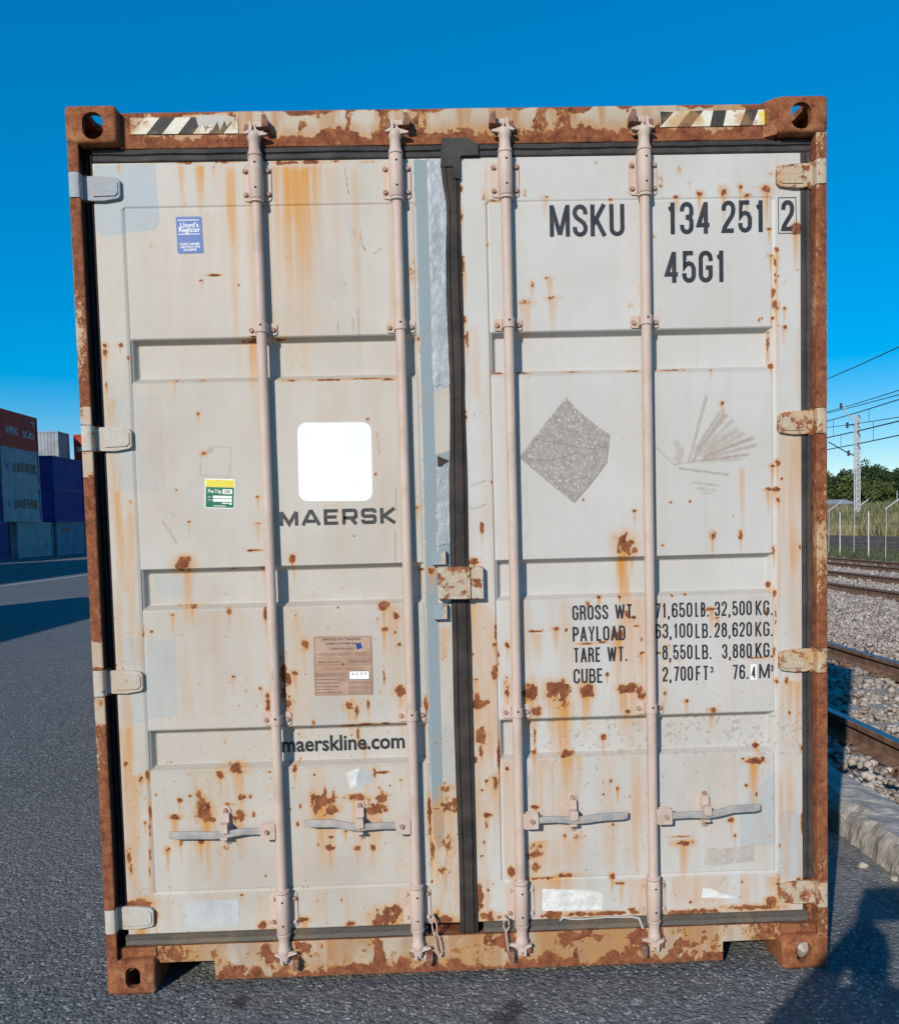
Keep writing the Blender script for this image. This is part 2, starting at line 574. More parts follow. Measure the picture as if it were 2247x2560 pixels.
def door_depth(xa, xb):
    def f(X, Z):
        inside = (X > xa) & (X < xb) & (Z > 0.327) & (Z < 2.588)
        d = np.where(inside, YP - YD, 0.0)
        # weld seam round the sheet
        e = np.minimum.reduce([np.abs(X - xa), np.abs(X - xb)])
        d = d + np.where((e < 0.0022) & (Z > 0.327) & (Z < 2.588), 0.0035, 0)
        e = np.minimum(np.abs(Z - 0.327), np.abs(Z - 2.588))
        d = d + np.where((e < 0.0018) & (X > xa) & (X < xb), 0.003, 0)
        px = np.clip(np.minimum(X - xa - 0.001, xb - 0.001 - X) / SL, 0, 1)
        for z0, z1 in RECESS:
            pz = np.clip(np.minimum(Z - z0, z1 - Z) / SL, 0, 1)
            d = d + DEEP * np.minimum(px, pz)
        d = d + (fbm(X, Z, 3.2, 2, 3) - 0.5) * 0.003 * inside          # dents in the sheet
        return d
    return f


def door_lines(x0, x1, xa, xb):
    ex = [xa, xa + 0.001, xa + 0.001 + SL, xb, xb - 0.001, xb - 0.001 - SL, xa - 0.0022, xa + 0.0022, xb + 0.0022, xb - 0.0022]
    ez = [0.327, 2.588, 0.3252, 0.3288, 2.5862, 2.5898]
    for z0, z1 in RECESS: ez += [z0, z0 + SL, z1 - SL, z1]
    return lines(x0, x1, 0.0036, ex), lines(0.188, 2.731, 0.0036, ez)


RUST_L = [
    (-0.916,1.436,0.0283,0.0231,1),(-0.849,1.927,0.0051,0.0051,1),(-0.931,1.679,0.0041,0.0051,0.8),
    (-0.894,1.575,0.0077,0.0046,0.7),(-0.665,1.651,0.0077,0.0046,0.8),(-0.669,1.564,0.0103,0.0036,0.9),
    (-0.683,1.475,0.0195,0.0031,1),(-0.559,1.444,0.0092,0.0113,1),(-0.896,1.29,0.0103,0.0041,1),
    (-0.961,1.268,0.0092,0.0051,1),(-0.775,1.276,0.0082,0.0113,1),(-0.654,1.259,0.0062,0.0154,1),
    (-1.033,1.214,0.0051,0.0051,1),(-1.059,1.213,0.0036,0.0128,1),(-0.528,1.161,0.0134,0.0185,1),
    (-0.769,1.053,0.0062,0.0072,0.8),(-0.679,1.013,0.0062,0.0062,0.7),(-0.916,1.298,0.0308,0.0046,0.6),
    (-0.757,1.416,0.0154,0.0031,0.8),(-0.659,1.416,0.0103,0.0041,1),(-1.083,1.644,0.0072,0.0072,0.5),
    (-1.104,1.357,0.0031,0.0031,0.6),(-1.142,2.131,0.0082,0.0205,1),(-1.09,2.153,0.0062,0.0062,1),
    (-1.067,2.11,0.0041,0.0082,1),(-0.777,2.373,0.0231,0.0031,1),(-0.821,2.356,0.0062,0.0031,0.8),
    (-0.978,2.471,0.0041,0.0062,0.5),(-0.666,2.162,0.0257,0.0082,1),(-0.574,2.165,0.0205,0.0051,1),
    (-0.545,2.426,0.0128,0.0082,0.35),(-0.702,2.339,0.0031,0.0031,0.7),(-0.861,2.598,0.0051,0.0051,0.5),
    (-1.142,2.02,0.0051,0.0154,0.7),(-0.921,2.037,0.0103,0.0026,0.7),(-0.829,2.035,0.0128,0.0026,0.8),
    (-0.544,2.028,0.0308,0.0021,0.7),(-0.961,2.735,0.0308,0.0041,0.5),(-0.846,2.73,0.0308,0.0041,0.7),
    (-0.73,2.729,0.0308,0.0041,0.8),(-0.539,2.725,0.036,0.0051,0.9),(-0.468,2.725,0.0411,0.0051,0.9),
    (-0.522,2.726,0.0308,0.0051,0.9),(-0.452,2.727,0.0308,0.0046,0.9),(-0.366,2.727,0.0257,0.0031,0.6),
    (-0.27,2.724,0.0308,0.0026,0.5),(-1.069,2.718,0.0046,0.0113,0.7),(-0.826,0.727,0.0121,0.0144,1),
    (-0.769,0.743,0.0248,0.0155,1),(-0.759,0.645,0.0132,0.0116,1),(-0.964,0.643,0.0077,0.0088,1),
    (-0.93,0.656,0.0055,0.0028,0.8),(-0.899,0.667,0.0077,0.011,1),(-0.876,0.597,0.0221,0.0265,1),
    (-0.889,0.626,0.011,0.0221,1),(-0.983,0.586,0.0177,0.0072,1),(-0.767,0.582,0.0188,0.0188,1),
    (-1.013,0.475,0.0099,0.011,1),(-0.967,0.502,0.0077,0.0121,1),(-0.9,0.503,0.011,0.0121,1),
    (-1.089,0.719,0.0077,0.0121,1),(-1.067,0.73,0.0066,0.0166,1),(-1.082,0.57,0.0055,0.0077,1),
    (-1.064,0.603,0.0033,0.0331,1),(-1.067,0.54,0.0039,0.0276,0.9),(-1.07,0.46,0.0033,0.0221,1),
    (-1.073,0.408,0.0039,0.0221,0.9),(-1.137,0.775,0.0072,0.0083,1),(-1.14,0.462,0.0099,0.0276,1),
    (-1.137,0.422,0.0066,0.0221,0.7),(-0.822,0.474,0.0138,0.0072,0.5),(-1.109,0.293,0.0431,0.0177,1),
    (-1.06,0.25,0.0066,0.0166,1),(-0.7,0.202,0.0166,0.0121,1),(-0.668,0.212,0.011,0.0077,1),
    (-0.562,0.217,0.0144,0.0088,1),(-0.657,0.956,0.0099,0.0248,1),(-0.587,0.954,0.0121,0.0304,1),
    (-0.68,1.013,0.0055,0.0055,0.7),(-0.719,0.586,0.0044,0.0077,1),(-0.728,0.649,0.0044,0.0066,0.8),
    (-0.687,0.373,0.0033,0.0044,0.8),(-0.769,0.311,0.0077,0.0033,0.7),(-1.013,0.673,0.0033,0.0033,0.8),
    (-1.042,0.663,0.0044,0.0044,0.7),(-0.67,0.682,0.005,0.005,0.5),(-0.56,0.764,0.0044,0.0055,0.5),
    (-0.517,0.636,0.011,0.0221,1),(-0.563,0.612,0.0028,0.0039,1),(-0.505,0.474,0.0033,0.0044,1),
    (-0.802,0.623,0.0099,0.0055,1),(-0.852,0.573,0.0055,0.0066,1),(-0.6,1.048,0.0113,0.0565,0.9),
    (-0.601,1,0.0113,0.0308,1),(-0.659,0.986,0.0062,0.0128,0.8),(-0.529,1.161,0.0123,0.0175,1),
    (-0.564,1.062,0.0113,0.0072,0.9),(-0.586,1.042,0.0103,0.0175,1),(-0.26,1.279,0.0154,0.0103,1),
    (-0.222,1.242,0.0103,0.0144,0.9),(-0.262,1.201,0.0123,0.0092,1),(-0.267,1.037,0.0036,0.0283,0.8),
    (-0.213,0.991,0.0205,0.0144,1),(-0.282,1.236,0.0051,0.0041,0.7),(-0.214,1.147,0.0062,0.0062,0.7),
    (-0.226,1.189,0.0041,0.0062,0.7),(-0.281,0.99,0.0041,0.0072,0.7),(-0.295,1.898,0.0051,0.0041,0.7),
    (-0.274,1.717,0.0026,0.0082,0.7),(-0.354,1.514,0.0036,0.0036,0.6),(-0.555,1.254,0.0051,0.0046,0.7),
    (-0.413,1.276,0.0041,0.0031,0.7),(-0.283,2.03,0.0616,0.0026,0.7),(-0.425,2.028,0.0462,0.0026,0.7),
    (-0.137,2.368,0.0113,0.0205,0.45),(-0.131,2.403,0.0072,0.0103,0.4),(-0.123,2.156,0.0051,0.0082,0.7),
    (-0.224,2.025,0.0205,0.0031,0.8),(-0.387,0.947,0.0166,0.0155,1),(-0.363,0.918,0.0061,0.0221,1),
    (-0.322,0.948,0.0055,0.0166,1),(-0.339,0.88,0.0386,0.005,1),(-0.271,0.88,0.0221,0.0044,0.9),
    (-0.384,0.876,0.0221,0.0055,1),(-0.363,0.838,0.0044,0.0265,0.9),(-0.341,0.797,0.0061,0.0061,1),
    (-0.507,0.894,0.0044,0.0077,1),(-0.577,0.739,0.0072,0.0094,1),(-0.491,0.621,0.0304,0.0232,1),
    (-0.479,0.641,0.0055,0.0276,1),(-0.461,0.594,0.0248,0.0166,1),(-0.509,0.602,0.0088,0.0221,1),
    (-0.448,0.634,0.0066,0.0221,1),(-0.363,0.631,0.0331,0.0121,1),(-0.319,0.592,0.0331,0.0177,1),
    (-0.29,0.629,0.0155,0.0155,1),(-0.31,0.71,0.0055,0.0166,1),(-0.287,0.715,0.021,0.0039,0.9),
    (-0.22,0.687,0.0072,0.005,1),(-0.468,0.464,0.0121,0.0083,1),(-0.375,0.458,0.011,0.0094,1),
    (-0.323,0.456,0.0072,0.011,0.8),(-0.507,0.474,0.0028,0.0083,1),(-0.464,0.499,0.0083,0.005,1),
    (-0.573,0.549,0.005,0.0072,1),(-0.28,0.209,0.0419,0.0304,1),(-0.309,0.196,0.0221,0.0166,1),
    (-0.25,0.226,0.0166,0.0248,1),(-0.406,0.196,0.0138,0.0099,1),(-0.562,0.217,0.0188,0.0088,1),
    (-0.514,0.282,0.005,0.0072,0.8),(-0.434,0.28,0.0044,0.0072,0.7),(-0.214,0.993,0.0221,0.0121,1),
    (-0.339,0.688,0.0066,0.0044,1),(-0.297,0.664,0.0044,0.0055,1),(-0.562,0.609,0.0028,0.0066,1),
    (-0.596,0.599,0.0022,0.0028,1),(-0.511,0.714,0.0022,0.0022,1),(-0.412,0.517,0.0066,0.0044,1),
    (-0.128,0.565,0.0055,0.0524,1),(-0.121,0.449,0.0066,0.0331,1),(-0.101,0.585,0.0166,0.0044,1),
    (-0.063,0.595,0.0276,0.0221,1),(-0.067,0.656,0.0188,0.0121,0.8),(-0.067,0.459,0.0199,0.0276,0.7),
    (-0.086,0.372,0.0177,0.0088,0.7),(-0.082,0.196,0.0442,0.0188,1),(-0.113,0.215,0.011,0.0166,1),
    (-0.04,0.609,0.0077,0.011,1),(-0.131,0.939,0.0077,0.0221,0.9),(-0.124,0.332,0.0044,0.0066,0.6),
    (-0.141,1.602,0.0067,0.0067,1),(-0.1,1.39,0.0092,0.0092,1),(-0.068,1.111,0.0103,0.0308,0.5),
    (-0.143,1.638,0.0041,0.0041,0.7),(-0.134,1.396,0.0103,0.0041,0.9),
]
RUST_R = [
    (0.472,2.712,0.0041,0.0041,0.6),(0.813,2.606,0.0113,0.0087,1),(0.893,2.612,0.0113,0.0144,1),
    (0.948,2.626,0.0067,0.0067,1),(0.969,2.598,0.0128,0.0057,1),(0.735,2.597,0.0103,0.0046,0.8),
    (0.78,2.642,0.0072,0.0026,0.7),(0.747,2.682,0.0057,0.0103,0.5),(1.036,2.615,0.0154,0.0123,1),
    (1.008,2.622,0.0205,0.0031,0.5),(0.519,2.592,0.0072,0.0046,1),(1.066,2.42,0.0062,0.0062,1),
    (1.048,2.402,0.0077,0.0046,1),(1.061,2.379,0.0046,0.0175,1),(1.063,2.326,0.0046,0.0205,0.8),
    (1.092,2.313,0.0046,0.0036,0.7),(1.055,2.28,0.0057,0.0195,1),(1.063,2.239,0.0092,0.0195,1),
    (1.092,2.229,0.0067,0.0057,1),(1.052,2.199,0.0062,0.0062,1),(1.091,2.167,0.0077,0.0077,0.8),
    (1.07,2.173,0.0046,0.0036,1),(1.044,2.096,0.0026,0.0462,0.9),(1.049,2.045,0.0057,0.0103,1),
    (1.132,2.485,0.0154,0.017,1),(1.043,2.489,0.0077,0.0026,1),(0.661,2.47,0.0046,0.0046,0.8),
    (0.607,2.307,0.0092,0.0123,0.4),(0.684,2.646,0.0082,0.036,0.4),(0.576,2.612,0.0103,0.0072,0.4),
    (0.578,2.249,0.0144,0.0113,0.35),(0.679,2.239,0.0123,0.0123,0.35),(1.137,2.353,0.0041,0.0041,0.5),
    (0.909,2.369,0.0036,0.0036,0.6),(1.008,2.194,0.0041,0.0072,0.8),(1.018,2.199,0.0031,0.0031,1),
    (1.071,2.336,0.0031,0.0046,1),(0.588,2.037,0.0257,0.0026,0.9),(0.708,2.037,0.0462,0.0021,0.7),
    (0.847,2.034,0.0051,0.0031,0.9),(0.395,2.039,0.036,0.0021,0.7),(1.049,2.665,0.0051,0.0051,0.5),
    (1.073,2.655,0.0062,0.0308,0.5),(0.107,2.61,0.0082,0.0195,0.5),(0.032,2.631,0.0031,0.0082,1),
    (0.031,2.546,0.0036,0.0257,0.9),(0.031,2.385,0.0072,0.0257,1),(0.032,2.209,0.0057,0.0144,1),
    (0.036,2.15,0.0067,0.0195,1),(0.24,2.62,0.0092,0.0164,0.4),(0.257,2.321,0.0087,0.0123,0.55),
    (0.235,2.265,0.0257,0.0103,0.55),(0.323,2.279,0.0195,0.0077,0.6),(0.314,2.344,0.0144,0.0057,0.7),
    (0.113,2.454,0.0031,0.0041,1),(0.113,2.67,0.0026,0.0205,0.5),(0.137,2.04,0.0154,0.0026,0.8),
    (0.225,2.039,0.0308,0.0021,0.7),(0.155,2.594,0.0308,0.0015,0.6),(0.304,2.602,0.0103,0.0051,0.7),
    (0.551,1.459,0.0308,0.0318,1),(0.551,1.488,0.0123,0.0154,1),(0.58,1.445,0.0123,0.0123,1),
    (0.847,1.488,0.0092,0.0113,1),(0.941,1.486,0.0077,0.0113,1),(0.882,1.923,0.0067,0.0067,1),
    (0.414,1.614,0.0041,0.0051,1),(0.584,1.573,0.0067,0.0046,0.9),(0.707,1.599,0.0046,0.0046,0.8),
    (0.771,1.6,0.0041,0.0041,1),(0.917,1.547,0.0036,0.0036,0.9),(0.678,1.455,0.0041,0.0041,0.8),
    (1.066,1.723,0.0087,0.0098,1),(1.05,1.713,0.0098,0.0057,1),(1.036,1.633,0.0123,0.0057,1),
    (1.06,1.635,0.0098,0.0067,1),(1.068,1.598,0.0062,0.0072,1),(1.081,1.668,0.0041,0.0041,1),
    (1.054,1.43,0.0067,0.0128,1),(1.141,1.436,0.0041,0.0103,1),(1.042,1.306,0.0046,0.0154,1),
    (1.055,1.282,0.0046,0.0154,1),(1.058,1.21,0.0031,0.0616,0.8),(1.054,1.088,0.0051,0.0154,1),
    (0.461,1.286,0.0072,0.0046,1),(0.53,1.286,0.0057,0.0057,1),(0.421,1.266,0.0067,0.0087,0.8),
    (0.707,1.285,0.0031,0.0041,0.8),(0.752,1.288,0.0046,0.0036,1),(0.55,1.23,0.0154,0.0123,1),
    (0.576,1.216,0.0103,0.0057,1),(0.525,1.157,0.0185,0.0134,1),(0.581,1.186,0.0175,0.0051,1),
    (0.416,1.131,0.0247,0.0031,1),(0.469,1.135,0.0154,0.0036,1),(0.839,1.237,0.0144,0.0046,1),
    (0.858,1.205,0.0113,0.0036,0.9),(0.601,1.094,0.0077,0.0067,1),(0.66,1.092,0.0128,0.0031,1),
    (1.001,1.067,0.0385,0.0026,0.9),(0.483,1.025,0.0051,0.0051,1),(0.414,0.977,0.0195,0.017,1),
    (0.334,0.974,0.0154,0.0298,1),(0.536,0.976,0.0175,0.0134,1),(0.568,0.983,0.0205,0.0092,1),
    (0.594,0.958,0.0123,0.0175,1),(0.682,0.958,0.0051,0.0087,1),(0.348,1.179,0.0046,0.0046,0.7),
    (1.028,1.219,0.0046,0.0103,0.8),(0.692,1.115,0.0072,0.0072,0.6),(0.602,1.139,0.0031,0.0072,0.9),
    (0.697,1.061,0.0072,0.0036,0.6),(0.729,1.066,0.0082,0.0031,0.6),(1.059,0.986,0.0062,0.0082,1),
    (1.094,0.985,0.0046,0.0113,1),(1.094,1.526,0.0026,0.0051,0.5),(0.336,0.959,0.0186,0.0359,1),
    (0.416,0.973,0.0198,0.0235,1),(0.544,0.975,0.0248,0.0149,1),(0.599,0.951,0.0155,0.0155,1),
    (0.55,0.895,0.0124,0.0081,1),(0.844,0.892,0.0112,0.0068,1),(0.753,0.927,0.0099,0.0056,1),
    (0.473,0.803,0.0087,0.0081,1),(0.997,0.76,0.0099,0.0068,1),(0.98,0.712,0.0273,0.0087,1),
    (0.942,0.72,0.005,0.0043,1),(1.01,0.721,0.005,0.0062,1),(0.464,0.654,0.0037,0.0062,1),(0.49,0.66,0.005,0.0074,1),
    (0.513,0.633,0.0062,0.0081,1),(0.465,0.615,0.0031,0.005,1),(0.954,0.628,0.005,0.005,1),
    (0.989,0.594,0.0037,0.0074,1),(0.901,0.509,0.0081,0.0081,1),(0.914,0.456,0.0056,0.0068,0.8),
    (0.734,0.436,0.026,0.0093,1),(0.728,0.459,0.0248,0.0031,0.8),(0.495,0.51,0.0062,0.0062,0.8),
    (0.33,0.476,0.0087,0.0124,0.7),(0.372,0.471,0.0149,0.0149,0.5),(0.342,0.753,0.0186,0.0093,1),
    (0.337,0.338,0.031,0.0074,1),(0.489,0.332,0.0081,0.0081,1),(0.521,0.305,0.0124,0.0056,1),
    (0.938,0.293,0.0062,0.0087,0.5),(1.04,0.223,0.0211,0.0136,1),(0.764,0.195,0.0805,0.0081,1),
    (0.452,0.201,0.1239,0.0068,1),(0.967,0.202,0.0867,0.0099,1),(1.135,0.292,0.0136,0.0112,1),
    (1.063,0.268,0.0081,0.0359,1),(0.556,0.208,0.0124,0.0099,1),(0.758,0.23,0.005,0.005,1),
    (1.067,0.414,0.0037,0.0087,1),(1.146,0.752,0.0043,0.0087,0.9),(1.103,0.876,0.0068,0.0081,0.8),
    (0.679,0.955,0.0056,0.0087,0.8),(1.145,0.484,0.0043,0.031,1),(1.092,0.274,0.0248,0.0099,1),
    (0.595,0.226,0.0124,0.0124,0.8),(0.045,0.945,0.0188,0.0265,1),(0.076,0.944,0.011,0.011,0.8),
    (0.054,0.83,0.0188,0.0254,1),(0.049,0.779,0.0077,0.021,1),(0.032,0.751,0.0061,0.011,1),
    (0.067,0.674,0.0094,0.0072,1),(0.098,0.662,0.0121,0.0364,0.8),(0.111,0.742,0.0044,0.0635,1),
    (0.052,0.643,0.0066,0.0077,1),(0.07,0.558,0.011,0.0099,1),(0.063,0.524,0.005,0.0166,0.7),
    (0.053,0.466,0.0061,0.0099,1),(0.034,0.268,0.011,0.0469,1),(0.059,0.205,0.0331,0.0166,1),
    (0.148,0.357,0.011,0.0155,1),(0.23,0.419,0.0221,0.0276,0.75),(0.226,0.372,0.0188,0.0199,0.7),
    (0.145,0.977,0.011,0.0276,1),(0.23,0.974,0.0132,0.0298,1),(0.24,0.905,0.0132,0.0188,0.9),
    (0.139,0.712,0.0072,0.011,0.9),(0.234,0.761,0.0083,0.0055,1),(0.284,0.203,0.0331,0.0121,1),
    (0.257,0.33,0.0442,0.0044,0.7),(0.238,0.801,0.0028,0.0331,0.8),(0.233,0.579,0.011,0.0055,1),
    (0.047,0.417,0.0055,0.0039,0.8),(0.064,0.296,0.0044,0.0066,1),(0.082,0.319,0.0033,0.0044,1),
    (0.073,1.532,0.0067,0.0144,1),(0.044,1.415,0.0195,0.0113,1),(0.106,1.137,0.0087,0.0077,1),
    (0.11,1.185,0.0036,0.0308,1),(0.104,1.042,0.0087,0.0195,1),(0.04,1.023,0.0123,0.0041,1),
    (0.148,1.136,0.0092,0.0113,1),(0.249,1.178,0.0195,0.0031,1),(0.313,1.184,0.0123,0.0077,1),
    (0.213,0.975,0.0247,0.0247,1),(0.301,0.972,0.0288,0.0288,1),(0.041,0.964,0.0195,0.0144,1),
    (0.118,1.105,0.0031,0.0308,0.9),(0.108,1.681,0.0036,0.0062,1),(0.028,1.895,0.0041,0.0123,1),
    (0.032,1.108,0.0051,0.0062,0.6),(0.146,1.025,0.0046,0.0046,0.7),
]


def wear_left(X, Z):
    w = Wear(X, Z, 11)
    for b in RUST_L: w.blob(*b)
    # orange run-off from the top edge
    for (x, z), L, wd, s in (((-0.871, 2.722), 0.16, 0.012, 0.5), ((-0.813, 2.721), 0.20, 0.016, 0.75), ((-0.766, 2.72), 0.07, 0.010, 0.4),
                             ((-0.713, 2.719), 0.70, 0.020, 0.70), ((-0.655, 2.719), 0.9, 0.02, 0.45), ((-0.595, 2.718), 0.75, 0.014, 0.55),
                             ((-0.564, 2.717), 0.36, 0.020, 0.95), ((-0.534, 2.717), 0.34, 0.020, 0.95), ((-0.499, 2.716), 0.75, 0.030, 0.75),
                             ((-0.469, 2.716), 0.40, 0.022, 0.90), ((-0.436, 2.715), 0.28, 0.022, 0.95), ((-0.533, 2.719), 0.62, 0.026, 0.95),
                             ((-0.502, 2.719), 0.50, 0.020, 0.85), ((-0.477, 2.718), 0.62, 0.024, 0.85), ((-0.439, 2.718), 0.30, 0.022, 0.80),
                             ((-0.427, 2.718), 0.14, 0.012, 0.7), ((-0.386, 2.717), 0.45, 0.03, 0.25), ((-0.315, 2.716), 0.8, 0.018, 0.22),
                             ((-0.524, 2.59), 0.62, 0.10, 0.34), ((-0.497, 2.59), 0.52, 0.09, 0.36), ((-1.125, 1.686), 0.40, 0.018, 0.62),
                             ((-1.121, 1.981), 0.1, 0.01, 0.4), ((-1.131, 0.903), 0.52, 0.022, 0.60), ((-1.111, 0.737), 0.30, 0.024, 0.45),
                             ((-0.767, 0.737), 0.20, 0.022, 0.75), ((-0.884, 0.603), 0.16, 0.024, 0.6), ((-0.907, 0.535), 0.13, 0.02, 0.5),
                             ((-0.481, 0.601), 0.10, 0.05, 0.6), ((-0.469, 0.531), 0.12, 0.03, 0.5), ((-0.37, 0.947), 0.10, 0.022, 0.6),
                             ((-0.314, 0.583), 0.09, 0.05, 0.5), ((-0.231, 1.279), 0.28, 0.03, 0.35), ((-0.06, 1.2), 0.16, 0.02, 0.5),
                             ((-0.069, 0.61), 0.22, 0.05, 0.55), ((-0.829, 1.285), 0.6, 0.08, 0.16), ((-0.545, 1.256), 0.5, 0.05, 0.25),
                             ((-0.373, 2.026), 0.5, 0.12, 0.12), ((-0.827, 2.58), 0.5, 0.20, 0.12)):
        w.streak(x, z, L, wd, s)
    # repaint
    w.patch([(-1.149, 2.726), (-0.951, 2.728), (-0.949, 2.671), (-0.946, 2.547), (-0.96, 2.518), (-1.051, 2.512), (-1.071, 2.507), (-1.132, 2.501), (-1.151, 2.526)], 0.74)
    w.patch([(-1.059, 2.668), (-0.951, 2.671), (-0.946, 2.545), (-0.958, 2.52), (-1.061, 2.512)], 0.80)
    w.patch([(-1.141, 1.989), (-1.004, 1.992), (-0.973, 1.996), (-0.957, 1.958), (-0.967, 1.669), (-1.13, 1.684), (-1.143, 1.789)], 0.52)
    w.patch([(-1.05, 1.184), (-0.951, 1.184), (-0.957, 0.983), (-0.957, 0.937), (-0.974, 0.923), (-1.058, 0.92), (-1.062, 0.988)], 0.55)
    w.patch([(-1.137, 1.195), (-1.063, 1.198), (-1.061, 0.909), (-1.145, 0.908)], 0.53)
    w.patch([(-1.029, 1.403), (-0.881, 1.401), (-0.899, 1.334), (-0.967, 1.318), (-1.03, 1.348)], 0.54)
    w.patch([(-0.501, 0.982), (-0.403, 0.982), (-0.395, 0.884), (-0.505, 0.887)], 0.50)
    w.patch([(-1.151, 0.356), (-1.067, 0.35), (-1.074, 0.315), (-1.142, 0.312)], 0.52)
    # blue-grey band down the closing stile
    zt = 2.728
    w.patch([(-0.122, zt), (-0.072, zt), (-0.078, 1.2), (-0.078, 0.62), (-0.080, 0.46), (-0.10, 0.44), (-0.118, 0.5), (-0.124, 0.8), (-0.119, 1.87)], 1.0)
    w.patch([(-0.076, zt), (-0.020, zt), (-0.02, 1.99), (-0.076, 1.98)], 0.62)
    w.patch([(-0.076, 1.775), (-0.02, 1.79), (-0.02, 1.41), (-0.076, 1.41)], 0.95)
    w.patch([(-0.076, 0.87), (-0.03, 0.87), (-0.03, 0.64), (-0.076, 0.64)], 0.53)
    w.soft(-1.15, -1.062, 0.2, 1.98, 0.62, 301); w.soft(-1.15, -1.10, 0.2, 1.75, 0.6, 303); w.soft(-0.075, -0.03, 0.19, 1.28, 0.75, 305); w.soft(-0.122, -0.085, 0.19, 0.62, 0.7, 306)
    w.soft(-1.05, -0.13, 0.33, 0.75, 0.30, 307, 0.08, 22); w.soft(-1.05, -0.13, 0.885, 1.285, 0.24, 309, 0.08, 22); w.soft(-1.05, -0.13, 1.43, 2.03, 0.20, 311, 0.06, 18); w.soft(-1.05, -0.13, 0.19, 0.32, 0.30, 313)
    w.soft(-0.80, -0.13, 2.18, 2.73, 0.30, 315, 0.06, 20)
    # grime
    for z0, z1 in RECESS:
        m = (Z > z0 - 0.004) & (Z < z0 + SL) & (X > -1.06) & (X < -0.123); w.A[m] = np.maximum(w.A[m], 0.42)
    w.A = np.maximum(w.A, 0.16 * sstep(0.55, 0.75, fbm(X, Z * 0.5, 5, 3, 40)))
    # scratches
    for a, b in (((-0.981, 1.58), (-0.952, 1.538)), ((-0.957, 1.543), (-0.936, 1.501)), ((-0.949, 1.605), (-0.937, 1.595)), ((-0.224, 2.981), (-0.221, 2.978)),
                 ((-0.266, 1.855), (-0.259, 1.783)), ((-0.322, 2.517), (-0.318, 2.487)), ((-0.258, 2.431), (-0.232, 2.45)), ((-0.315, 2.256), (-0.315, 2.165)),
                 ((-0.383, 2.217), (-0.383, 2.181)), ((-0.334, 2.226), (-0.333, 2.185)), ((-0.209, 1.668), (-0.21, 1.591)), ((-0.216, 1.529), (-0.217, 1.414)),
                 ((-0.908, 0.701), (-0.911, 0.558)), ((-0.077, 0.412), (-0.078, 0.301)), ((-0.358, 2.342), (-0.353, 2.332)), ((-0.4, 2.303), (-0.393, 2.293))):
        w.line(a, b, 0.0030, 0.9)
    for a, b in (((-0.763, 2.723), (-0.766, 2.708)), ((-0.346, 2.721), (-0.334, 2.622)), ((-0.302, 2.507), (-0.296, 2.457)), ((-0.296, 2.457), (-0.283, 2.441))):
        w.line(a, b, 0.003, 0.6, 'R')
    # ghost of a removed label
    for a, b in (((-0.805, 1.821), (-0.745, 1.814)), ((-0.745, 1.814), (-0.754, 1.719)), ((-0.851, 1.726), (-0.754, 1.719)), ((-0.845, 1.787), (-0.851, 1.726))):
        w.line(a, b, 0.0026, 0.55)
    w.line((-0.839, 1.792), (-0.805, 1.814), 0.010, 0.6)
    w.blob(*((-0.834, 1.798) + (0.010, 0.008, 0.75)), run=False)
    fr = fbm(X, Z, 85, 2, 77)
    w.R = np.maximum(w.R, sstep(0.74, 0.83, fr) * (0.24 + 0.34 * (Z < 1.35) * fbm(X, Z, 4, 2, 8)))
    return w.out()


